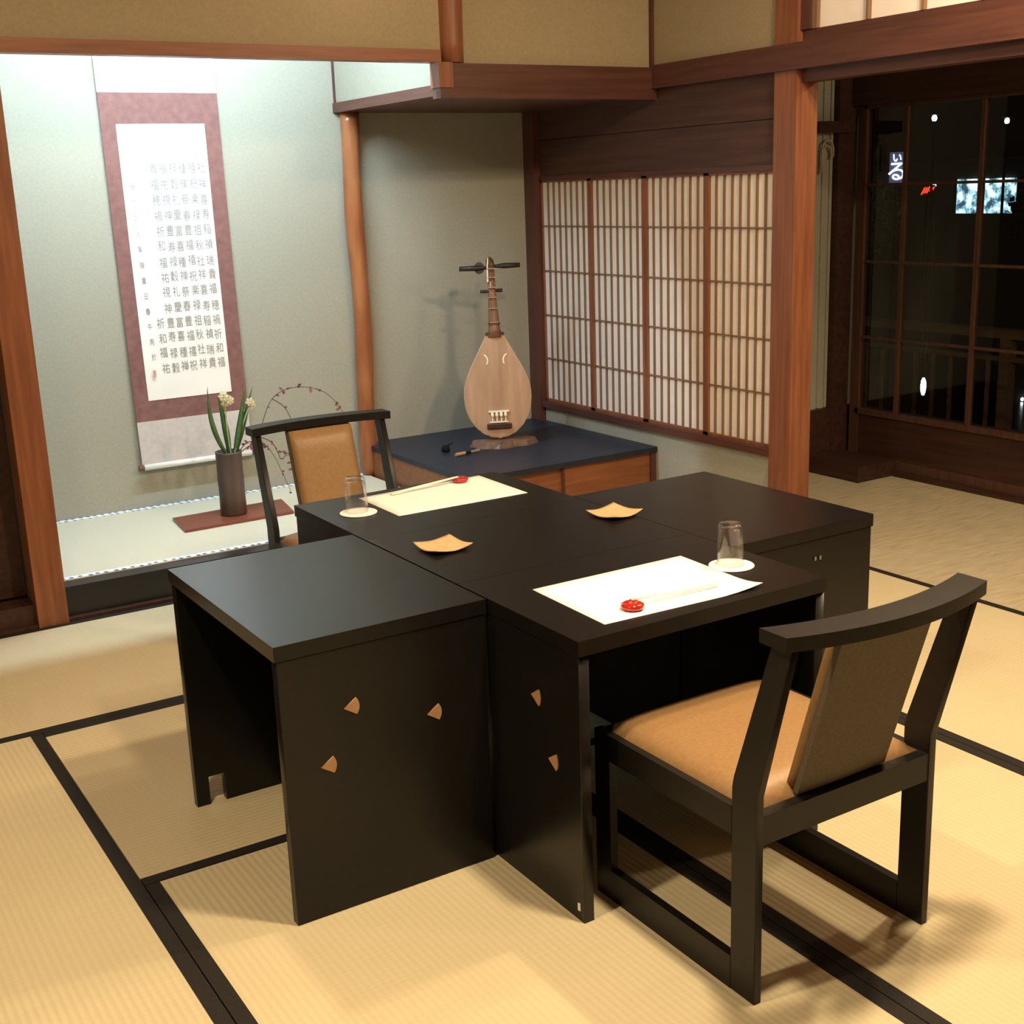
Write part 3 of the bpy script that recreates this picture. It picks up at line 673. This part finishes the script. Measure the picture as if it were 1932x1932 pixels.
flower(-0.002, -0.01, 0.232, 0.021, (-0.5, -0.8, 0.3), nar); flower(0.022, -0.012, 0.212, 0.019, (0.2, -1, 0.1), nar, .4); flower(0.006, 0.0, 0.202, 0.018, (-0.2, -1, -0.3), nar, .2)
flower(0.104, -0.01, 0.196, 0.018, (-0.3, -1, 0.1), nar, .1); flower(0.118, -0.005, 0.176, 0.016, (0.6, -1, -0.1), nar, .5)
for p in (((0.012, 0, -0.02), (0.0, 0, 0.1), (0.005, 0, 0.215)), ((0.02, 0.0, -0.02), (0.06, 0, 0.1), (0.11, 0, 0.185))):
    bm = bmesh.new(); tube(bm, curve3(*p, 8), 0.003, 8); mk('stem', bm, M_stem, nar, smooth=True)
M_twig = mat('brown_twig', (0.10, 0.06, 0.045), 0.7); M_tleaf = mottled('purple_leaf', (0.16, 0.07, 0.08), (0.30, 0.15, 0.17), 40, 0.6)
sp = thing('twig_spray', 'thin arching twigs with tiny purple leaves trailing from the vase', 'branches', (VX, VY, VZ + 0.25))
rnd = random.Random(3)
paths = [[(0.03, 0, -0.02), (0.07, -0.01, 0.03), (0.12, -0.02, 0.055), (0.19, -0.03, 0.20), (0.30, -0.03, 0.235), (0.42, -0.03, 0.20), (0.50, -0.03, 0.10), (0.515, -0.03, 0.02)],
         [(0.03, 0, -0.02), (0.08, -0.02, 0.02), (0.13, -0.03, 0.03), (0.17, -0.04, -0.02), (0.20, -0.05, -0.10), (0.23, -0.06, -0.19)],
         [(0.12, -0.02, 0.055), (0.18, -0.02, 0.02), (0.21, -0.03, -0.05), (0.24, -0.03, -0.03), (0.26, -0.04, -0.12), (0.28, -0.05, -0.22)],
         [(0.19, -0.03, 0.20), (0.24, -0.03, 0.16), (0.27, -0.03, 0.09), (0.29, -0.03, 0.0)]]
lb = bmesh.new()
for pth in paths:
    bm = bmesh.new(); P = [Vector(p) for p in pth]; Q = []
    for i in range(len(P) - 1):
        for t in (0, .25, .5, .75):
            p0, p1, p2, p3 = P[max(i - 1, 0)], P[i], P[i + 1], P[min(i + 2, len(P) - 1)]
            Q.append(0.5 * ((2 * p1) + (-p0 + p2) * t + (2 * p0 - 5 * p1 + 4 * p2 - p3) * t * t + (-p0 + 3 * p1 - 3 * p2 + p3) * t ** 3))
    Q.append(P[-1]); tube(bm, Q, [0.0022 * (1 - .6 * i / len(Q)) for i in range(len(Q))], 5); mk('twig', bm, M_twig, sp)
    for i in range(4, len(Q)):
        if rnd.random() < 0.7:
            for s in range(rnd.choice((1, 2, 2))):
                c = Q[i]; d = Vector((rnd.uniform(-1, 1), rnd.uniform(-1, 1), rnd.uniform(-1, .6))).normalized(); u = d.cross(Vector((.3, 1, .2))).normalized(); l_ = rnd.uniform(.012, .026)
                nn = d.cross(u) * 0.0006
                va = [c, c + d * l_ * .5 + u * l_ * .28, c + d * l_, c + d * l_ * .5 - u * l_ * .28]
                A = [lb.verts.new(v + nn) for v in va]; B2 = [lb.verts.new(v - nn) for v in va]
                lb.faces.new(A); lb.faces.new(B2[::-1])
                for k in range(4): lb.faces.new((A[k], B2[k], B2[(k + 1) % 4], A[(k + 1) % 4]))
mk('leaves', lb, M_tleaf, sp, kind='stuff')

# ================================================================== SIDE ALCOVE : cabinet, lute
SZ = 0.254; SXL = 2.412
cab = thing('alcove_cabinet', 'low cabinet with blue-black top and brown sliding doors in the side alcove', 'cabinet', ((SXL + XR) / 2, YF, 0))
def cb(name, x0, x1, y0, y1, z0, z1, m, bev=0.0, par=None):
    o = bx(name, x0 - (SXL + XR) / 2, x1 - (SXL + XR) / 2, y0 - YF, y1 - YF, z0, z1, m, par or cab, bev); return o
M_door = wood('cabinet_door_wood', (0.17, 0.060, 0.024), (0.25, 0.095, 0.038), 'X', 0.4)
cb('top', SXL, XR - 0.002, YF - 0.018, YB - 0.002, SZ - 0.022, SZ, M_shelf, 0.003)
cb('side_panel', SXL + 0.004, SXL + 0.024, YF + 0.0, YB - 0.095, 0.0, SZ - 0.022, M_door)
cb('side_panel', XR - 0.030, XR - 0.004, YF - 0.010, YB - 0.1, 0.0, SZ - 0.022, M_beam['Z'])
cb('base_rail', SXL + 0.024, XR - 0.030, YF, YF + 0.03, 0.0, 0.02, M_beam['X'])
cb('inner_back', SXL + 0.024, XR - 0.030, YF + 0.3, YF + 0.31, 0.0, SZ - 0.022, M_void)
xm = 2.880
d1 = cb('door', SXL + 0.024, xm + 0.012, YF + 0.014, YF + 0.026, 0.02, SZ - 0.022, M_door)
d2 = cb('door', xm - 0.006, XR - 0.030, YF + 0.001, YF + 0.013, 0.02, SZ - 0.022, M_door)
cb('door_edge', xm - 0.006, xm + 0.004, YF - 0.002, YF + 0.001, 0.02, SZ - 0.022, M_beam['Z'], 0, d2)

# lute (biwa) facing the room
lute = thing('biwa_lute', 'pear-shaped wooden biwa lute propped upright on the side alcove cabinet', 'lute', (2.852, 4.700, SZ))
M_face = mottled('lute_face', (0.34, 0.21, 0.135), (0.46, 0.30, 0.20), 26, 0.42, 0.05, (1, 1, 0.05), 5)
M_shell = wood('lute_shell', (0.055, 0.025, 0.014), (0.10, 0.045, 0.025), 'Z', 0.3)
M_neck = wood('lute_neck', (0.13, 0.055, 0.030), (0.20, 0.09, 0.05), 'Z', 0.35)
M_fret = mat('fret_wood', (0.30, 0.22, 0.15), 0.4); M_string = mat('silk_string', (0.40, 0.28, 0.18), 0.6)
M_ivory = mat('ivory', (0.82, 0.76, 0.62), 0.4)
lm = Matrix.Rotation(math.radians(-28), 4, 'Z') @ Matrix.Rotation(math.radians(-0.5), 4, 'Y') @ Matrix.Rotation(math.radians(-6), 4, 'X') @ Matrix.Diagonal((0.88, 1, 1, 1))
LM = Matrix.Translation((0.0, 0.0, 0.0405)) @ lm
def LX(bm): bmesh.ops.transform(bm, matrix=LM, verts=bm.verts)
# half-width of the body by height (m)
hwp = [(0.0, 0.0), (0.006, 0.045), (0.02, 0.082), (0.05, 0.120), (0.09, 0.148), (0.13, 0.163), (0.17, 0.169), (0.21, 0.168), (0.25, 0.158), (0.29, 0.140), (0.33, 0.117), (0.37, 0.092), (0.41, 0.067), (0.435, 0.052), (0.455, 0.044)]
def outline(scale=1.0, n=90):
    zs = [hwp[-1][0] * (1 - math.cos(PI * i / n)) / 2 for i in range(n + 1)]
    def W(z):
        for (a, wa), (b, wb_) in zip(hwp, hwp[1:]):
            if a <= z <= b: return wa + (wb_ - wa) * (z - a) / (b - a)
        return hwp[-1][1]
    return [(W(z) * scale, z) for z in zs]
ol = outline()
bm = bmesh.new(); rings = []
for (wd, z) in ol:
    row = []
    for i in range(17):
        a = PI * i / 16; row.append(bm.verts.new((wd * math.cos(a), 0.012 + (0.012 + min(0.06, wd * 0.40)) * math.sin(a) ** 0.8 if 0 < i < 16 else 0.006, z)))
    rings.append(row)
for j in range(len(rings) - 1):
    for i in range(16): bm.faces.new((rings[j][i], rings[j][i + 1], rings[j + 1][i + 1], rings[j + 1][i]))
bm.faces.new(rings[-1])
LX(bm); mk('shell', bm, M_shell, lute, smooth=True)
bm = bmesh.new(); fr = []; 
for (wd, z) in ol:
    row = []
    for i in range(13):
        u = -1 + 2 * i / 12; row.append(bm.verts.new((wd * 0.985 * u, -0.004 * (1 - u * u), z)))
    fr.append(row)
for j in range(len(fr) - 1):
    for i in range(12): bm.faces.new((fr[j][i], fr[j][i + 1], fr[j + 1][i + 1], fr[j + 1][i]))
bmesh.ops.remove_doubles(bm, verts=bm.verts, dist=1e-5); bmesh.ops.solidify(bm, geom=bm.faces[:], thickness=-0.006); LX(bm); mk('soundboard', bm, M_face, lute, smooth=False)
bm = bmesh.new(); tube(bm, [(wd * 0.995, 0.002, z) for wd, z in ol[::2]] , 0.0022, 5); tube(bm, [(-wd * 0.995, 0.002, z) for wd, z in ol[::2]], 0.0022, 5); LX(bm); mk('edge_binding', bm, mat('pale_binding', (0.55, 0.45, 0.32), 0.4), lute, smooth=True)
# neck, head and pegs
bm = bmesh.new(); tube(bm, [(0, 0.012, 0.440), (0, 0.012, 0.475), (-0.001, 0.010, 0.60), (-0.002, 0.012, 0.745)], [0.046, 0.030, 0.021, 0.018], 12)
for v in bm.verts: v.co.y = 0.010 + (v.co.y - 0.010) * 0.7
LX(bm); mk('neck', bm, M_neck, lute, smooth=True)
bm = bmesh.new(); box(bm, -0.047, 0.047, -0.010, 0.004, 0.448, 0.462); box(bm, -0.030, 0.030, -0.012, 0.004, 0.496, 0.504); LX(bm); mk('collar', bm, M_shell, lute, 0.001)
bm = bmesh.new(); tube(bm, [(-0.001, 0.012, 0.735), (-0.003, 0.03, 0.765), (-0.004, 0.07, 0.775), (-0.004, 0.10, 0.765)], [0.020, 0.021, 0.018, 0.012], 10); LX(bm); mk('peg_box', bm, M_shell, lute, smooth=True)
for x0, x1, z, y, r in ((-0.030, -0.158, 0.742, 0.02, 0.0125), (0.026, 0.146, 0.748, 0.03, 0.0125), (-0.018, -0.060, 0.640, 0.006, 0.008), (0.018, 0.050, 0.642, 0.006, 0.009)):
    bm = bmesh.new(); tube(bm, [(x0 * .4, y, z), (x0, y, z), (x0 + (x1 - x0) * .35, y, z), (x1, y, z)], [r * .5, r * .6, r, r * .85], 8); LX(bm); mk('tuning_peg', bm, mat('peg_black', (0.02, 0.014, 0.012), 0.45), lute, smooth=True)
bm = bmesh.new(); tube(bm, [(-0.058, 0.02, 0.742), (-0.058, 0.03, 0.742)], 0.026, 14); LX(bm); mk('peg_knob', bm, bpy.data.materials['peg_black'], lute)
for z in (0.505, 0.565, 0.612, 0.655, 0.698, 0.735):
    bm = bmesh.new(); box(bm, -0.021, 0.021, -0.014, 0.0, z - 0.002, z + 0.002); LX(bm); mk('fret', bm, M_fret, lute)
bm = bmesh.new(); tube(bm, [(-0.020, -0.006, 0.68), (-0.019, -0.006, 0.745), (-0.014, -0.004, 0.785)], [0.004, 0.0035, 0.002], 6); LX(bm); mk('neck_edging', bm, M_ivory, lute)
def moon(cx, cz, s):
    p = []
    for i in range(15): a = -1.25 + 2.5 * i / 14; p.append((cx + s * 0.021 * math.cos(a) - s * .006, cz + 0.026 * math.sin(a)))
    for i in range(13, 0, -1): a = -1.25 + 2.5 * i / 14; p.append((cx + s * 0.0165 * math.cos(a) - s * .0085, cz + 0.0215 * math.sin(a)))
    return p
for cx, s, tilt in ((-0.055, 1, -.25), (0.048, -1, .35)):
    o = plate('sound_hole', moon(cx, 0.345, s), [], 0.0008, LM @ Matrix.Translation((0, -0.0105, 0)) @ Matrix.Translation((cx, 0, 0.345)) @ Matrix.Rotation(tilt, 4, 'Y') @ Matrix.Translation((-cx, 0, -0.345)) @ XZ, M_ivory, lute)
    o['label'] = 'crescent shaped ivory inlay'
bm = bmesh.new(); box(bm, -0.062, 0.062, -0.024, -0.003, 0.040, 0.062); LX(bm); br_ = mk('bridge', bm, mat('bridge_wood', (0.045, 0.02, 0.012), 0.4), lute, 0.003)
bm = bmesh.new(); box(bm, -0.052, 0.052, -0.020, -0.004, 0.112, 0.120); box(bm, -0.046, 0.046, -0.022, -0.004, 0.066, 0.072)
for i in range(4):
    x = -0.033 + 0.022 * i; tube(bm, [(x, -0.016, 0.112), (x, -0.018, 0.096), (x, -0.018, 0.088), (x, -0.02, 0.070)], [0.0075, 0.0085, 0.003, 0.0035], 8)
LX(bm); mk('string_holder', bm, M_ivory, lute)
bm = bmesh.new(); box(bm, -0.043, 0.043, -0.006, -0.0035, 0.072, 0.112); LX(bm); mk('dark_patch', bm, bpy.data.materials['bridge_wood'], lute)
for i in range(4):
    bm = bmesh.new(); x = -0.033 + 0.022 * i; tube(bm, [(x, -0.021, 0.12), (x * .45, -0.020, 0.50), (x * .35, -0.018, 0.745)], 0.0004, 4); LX(bm); mk('string', bm, M_string, lute)
# burl wood stand
bm = bmesh.new(); rnd = random.Random(9); n = 36; tp = []; bt = []
for k in range(n):
    a = 2 * PI * k / n; r = 1 + 0.10 * math.sin(3 * a + 1) + 0.07 * math.sin(7 * a) + rnd.uniform(-.04, .04)
    bt.append(bm.verts.new((0.150 * r * math.cos(a), 0.070 * r * math.sin(a), 0.0))); tp.append(bm.verts.new((0.132 * r * math.cos(a), 0.058 * r * math.sin(a), 0.024 + 0.006 * math.sin(5 * a))))
c0 = bm.verts.new((0, 0, 0.034)); bm.faces.new(bt[::-1])
for k in range(n): bm.faces.new((bt[k], bt[(k + 1) % n], tp[(k + 1) % n], tp[k])); bm.faces.new((tp[k], tp[(k + 1) % n], c0))
std = mk('burl_stand', bm, mottled('burl', (0.09, 0.05, 0.035), (0.17, 0.10, 0.07), 30, 0.35, 0.3), smooth=False); std.location = (2.868, 4.706, SZ + 0.0003); std.rotation_euler = (0, 0, math.radians(-20))
tag(std, 'irregular brown burl wood slab under the biwa lute', 'stand')
bm = bmesh.new(); tube(bm, [(0.055, 0.09, SZ + 0.004 - SZ), (0.045, 0.075, 0.16), (0.035, 0.055, 0.33)], 0.006, 8)
bm.free()
# plectrum-like tool and small black block
tl = thing('wooden_tool', 'small dark and tan wooden tool lying on the cabinet left of the lute', 'tool', (2.640, 4.640, SZ + 0.0003), math.radians(8))
for nm, x0, x1, r, m in (('handle', -0.055, -0.005, 0.0075, mat('tan_wood', (0.42, 0.26, 0.15), 0.5)), ('grip', -0.005, 0.025, 0.0065, M_chairw), ('tip', 0.025, 0.075, 0.0055, mat('grey_wood', (0.26, 0.20, 0.17), 0.5))):
    bm = bmesh.new(); tube(bm, [(x0, 0, 0.008), (x1, 0, 0.008)], r, 10); mk(nm, bm, m, tl)
bm = bmesh.new(); lathe(bm, [(0.016, 0), (0.019, 0.006), (0.017, 0.024), (0.010, 0.028)], 16, (0, 0, 0), True, True); tube(bm, [(0.0, 0, 0.026), (0.035, 0.0, 0.032)], 0.003, 6)
o = mk('incense_pot', bm, M_void, smooth=True); o.location = (2.605, 4.755, SZ + 0.0003); tag(o, 'tiny black pot on the cabinet left of the lute', 'pot')

# ================================================================== OUTSIDE (night garden beyond the glass)
M_out = mat('night_dark', (0.035, 0.035, 0.03), 0.9); M_railw = wood('veranda_wood', (0.10, 0.055, 0.03), (0.15, 0.085, 0.05), 'Y', 0.6)
rl = thing('veranda_railing', 'brown wooden veranda railing outside the lattice doors', 'railing', (5.4, 4.0, 0))
bx('deck', -0.78, 0.08, -4, 3.0, -0.10, -0.04, M_dark, rl)
bx('top_rail', -0.03, 0.03, -4, 3.0, 0.555, 0.60, M_railw, rl, 0.004); bx('lower_rail', -0.015, 0.015, -4, 3.0, 0.44, 0.462, M_railw, rl); bx('lower_rail', -0.015, 0.015, -4, 3.0, 0.08, 0.10, M_railw, rl)
pm = None
for k in range(4):
    y = -3.5 + 1.75 * k
    o = bx('post', -0.028, 0.028, y - 0.028, y + 0.028, -0.04, 0.555, M_railw, rl)
bal = None
for k in range(58):
    y = -3.8 + 0.115 * k
    if bal is None: o = bx('baluster', -0.008, 0.008, -0.008, 0.008, 0.10, 0.44, M_railw, rl); bal = o.data
    else: o = bpy.data.objects.new('baluster', bal); C.objects.link(o); o.parent = rl
    o.location = (0, y, 0)
st('ground_outside', 6.5, 70, -20, 70, -4.9, -4.8, mat('wet_ground', (0.012, 0.013, 0.012), 0.25))
# shop across the river
def far(px_y, z, x=30.0): return (x, px_y * x / 15, 1.36 + x / 15 * (z - 1.36))
shop = thing('lit_shop', 'long dark building across the river with one bright window', 'building', (30.06, 20, -4.8))
bx('wall', 0, 6, -9, 14, 0, 6.6, M_out, shop); 
bm = bmesh.new(); v = [bm.verts.new(p) for p in ((-0.8, -9.5, 6.5), (-0.8, 14.5, 6.5), (6.8, 14.5, 6.5), (6.8, -9.5, 6.5), (3, -9.5, 8.4), (3, 14.5, 8.4))]
for f in ((0, 1, 5, 4), (2, 3, 4, 5), (0, 4, 3), (1, 2, 5), (0, 3, 2, 1)): bm.faces.new([v[i] for i in f])
mk('roof', bm, M_void, shop)
def shopglow():
    m = mat('shop_interior', (0.1, 0.1, 0.1), 0.8); N, L, B = nodes(m)
    tc = N.new('ShaderNodeTexCoord'); nz = N.new('ShaderNodeTexNoise'); nz.inputs['Scale'].default_value = 3.4; nz.inputs['Detail'].default_value = 5; nz.inputs['Roughness'].default_value = 0.62
    cr = N.new('ShaderNodeValToRGB'); e = cr.color_ramp.elements; e[0].position = 0.40; e[0].color = (0.03, 0.06, 0.09, 1); e[1].position = 0.56; e[1].color = (0.75, 0.98, 1.0, 1)
    x = e.new(0.48); x.color = (0.22, 0.45, 0.52, 1)
    L.new(tc.outputs['Object'], nz.inputs['Vector']); L.new(nz.outputs['Fac'], cr.inputs[0]); L.new(cr.outputs[0], B.inputs['Emission Color']); B.inputs['Emission Strength'].default_value = 1.6
    return m
wz0, wz1 = 0.25 + 4.8, 1.18 + 4.8
wn = bx('window', -0.06, -0.01, 22.2 - 20, 24.25 - 20, wz0, wz1, shopglow(), shop)
for yy in (22.2, 24.25): bx('window_frame', -0.10, -0.01, yy - 20 - 0.04, yy - 20 + 0.04, wz0, wz1, M_void, shop)
bx('window_sill', -0.14, -0.01, 22.0 - 20, 24.4 - 20, wz0 - 0.1, wz0, M_out, shop)
# dark foliage partly in front of the window
def tree(x, y, z0, h, r, label, seed):
    t = thing('garden_tree', label, 'tree', (x, y, z0), 0); rnd = random.Random(seed)
    bm = bmesh.new(); tube(bm, [(0, 0, 0), (0.1, 0, h * .4), (0, 0.1, h * .8)], [0.14, 0.10, 0.04], 8); mk('trunk', bm, M_void, t)
    bm = bmesh.new()
    for i in range(900):
        d = Vector((rnd.gauss(0, 1), rnd.gauss(0, 1), rnd.gauss(0, .7))); d = d.normalized() * r * rnd.random() ** .4; c = Vector((0, 0, h * .8)) + d
        a = Vector((rnd.uniform(-1, 1), rnd.uniform(-1, 1), rnd.uniform(-1, 1))).normalized() * 0.10; b = a.cross(Vector((rnd.uniform(-1, 1), 1, rnd.uniform(-1, 1)))).normalized() * 0.07
        bm.faces.new([bm.verts.new(c + a), bm.verts.new(c + b), bm.verts.new(c - a), bm.verts.new(c - b)])
    mk('crown', bm, mat('night_leaf', (0.03, 0.05, 0.02), 0.8), t, kind='stuff')
tree(28.6, 20.3, -4.8, 6.3, 0.95, 'dark tree overlapping the right side of the bright shop window', 2)
tree(27.5, 25.6, -4.8, 6.2, 1.3, 'dark tree left of the bright shop window', 4)
def glow(name, e, s=8): return mat(name, (0.5, 0.5, 0.5), 0.5, emit=e, es=s)
G_w = glow('lamp_white', (1.0, 0.98, 0.90), 10); G_c = glow('lamp_cool', (0.85, 0.95, 1.0), 8); G_r = glow('sign_red', (1.0, 0.03, 0.01), 4)
def lampost(y15, z15, label, r=0.085, fx=30.0):
    x, y, z = far(y15, z15, fx); t = thing('street_lamp', label, 'lamp', (x, y, -4.8))
    hh = z + 4.8
    bm = bmesh.new(); tube(bm, [(0, 0, 0), (0, 0, hh - r)], [0.05, 0.03], 8); mk('pole', bm, M_void, t)
    bm = bmesh.new(); bmesh.ops.create_uvsphere(bm, u_segments=16, v_segments=10, radius=r, matrix=Matrix.Translation((0, 0, hh)) @ Matrix.Diagonal((1, 1, 1.25, 1))); mk('globe', bm, G_w, t, smooth=True)
    bx('cap', -0.10, 0.10, -0.10, 0.10, hh + r * 1.25, hh + r * 1.25 + 0.03, M_void, t)
lampost(12.555, 2.118, 'white street lamp shining highest, over the vertical sign and shop', 0.062, 26.0)
lampost(11.349, 2.008, 'white street lamp at the right edge of the glass, above the shop', 0.055, 26.0)
lampost(12.510, 1.203, 'white lamp beside the small red sign across the river', 0.058, 28.5)
gl = thing('low_white_glow', 'low elongated white glow seen behind the veranda railing', 'lantern', (22, 12.533 * 22 / 15, 1.36 + 22 / 15 * (-1.83 - 1.36)))
bm = bmesh.new(); lathe(bm, [(0.02, 0.0), (0.045, 0.06), (0.06, 0.18), (0.05, 0.30), (0.02, 0.38)], 14, (0, 0, 0.0), True, True); mk('shade', bm, G_w, gl, smooth=True)  # elongated white glow; its glowing body and base are made up
bx('base', -0.05, 0.05, -0.05, 0.05, -1.48, 0.0, M_void, gl)
gl2 = thing('garden_light', 'tiny white garden light at the lower right edge of the glass', 'lantern', (*far(10.83, -1.827)[:2], -4.8))
bm = bmesh.new(); bmesh.ops.create_uvsphere(bm, u_segments=12, v_segments=8, radius=0.05, matrix=Matrix.Translation((0, 0, 0.06))); mk('globe', bm, G_c, gl2, smooth=True)
bx('base', -0.05, 0.05, -0.05, 0.05, 0, 0.015, M_void, gl2)
# vertical lit sign
FACE = Matrix.Rotation(math.radians(-48), 4, 'Z') @ Matrix.Rotation(PI / 2, 4, 'X')
sg = thing('vertical_sign', 'narrow upright sign with glowing white brushed characters', 'sign', far(13.199, 1.451, 27.0))
bm = bmesh.new(); box(bm, -0.19, 0.19, 0.02, 0.10, -0.42, 0.42); bmesh.ops.transform(bm, matrix=Matrix.Rotation(math.radians(-48), 4, 'Z'), verts=bm.verts); mk('sign_box', bm, mat('sign_dim', (0.05, 0.06, 0.12), 0.6, emit=(0.08, 0.09, 0.18), es=0.5), sg)
for ch, z, s in (('い', 0.26, 0.26), ('る', -0.10, 0.55)):
    me = text_mesh('character', ch, s, G_c, Matrix.Translation((0, 0, z)) @ FACE, ext=0.004)
    o = bpy.data.objects.new('character', me); C.objects.link(o); o.parent = sg
bx('pole', 0.06, 0.10, 0.06, 0.10, -6.2, -0.42, M_void, sg)
rs = thing('red_sign', 'small glowing red sign across the river left of a white lamp', 'sign', far(12.60, 1.14, 27.0))
bm = bmesh.new()
for i, hgt in enumerate((0.16, 0.13, 0.15, 0.10, 0.07)):
    vv = box(bm, -0.15 + 0.062 * i, -0.115 + 0.062 * i, -0.01, 0.01, -hgt / 2, hgt / 2)
    for v in vv: v.co.x += v.co.z * 0.5; v.co.z += v.co.x * 0.25
bmesh.ops.transform(bm, matrix=Matrix.Rotation(math.radians(-48), 4, 'Z'), verts=bm.verts); mk('red_strokes', bm, G_r, rs)
bm = bmesh.new(); box(bm, -0.19, 0.17, 0.015, 0.05, -0.12, 0.12); bmesh.ops.transform(bm, matrix=Matrix.Rotation(math.radians(-48), 4, 'Z'), verts=bm.verts); mk('sign_board', bm, M_void, rs)
bx('pole', -0.02, 0.02, 0.02, 0.06, -5.7, -0.12, M_void, rs)
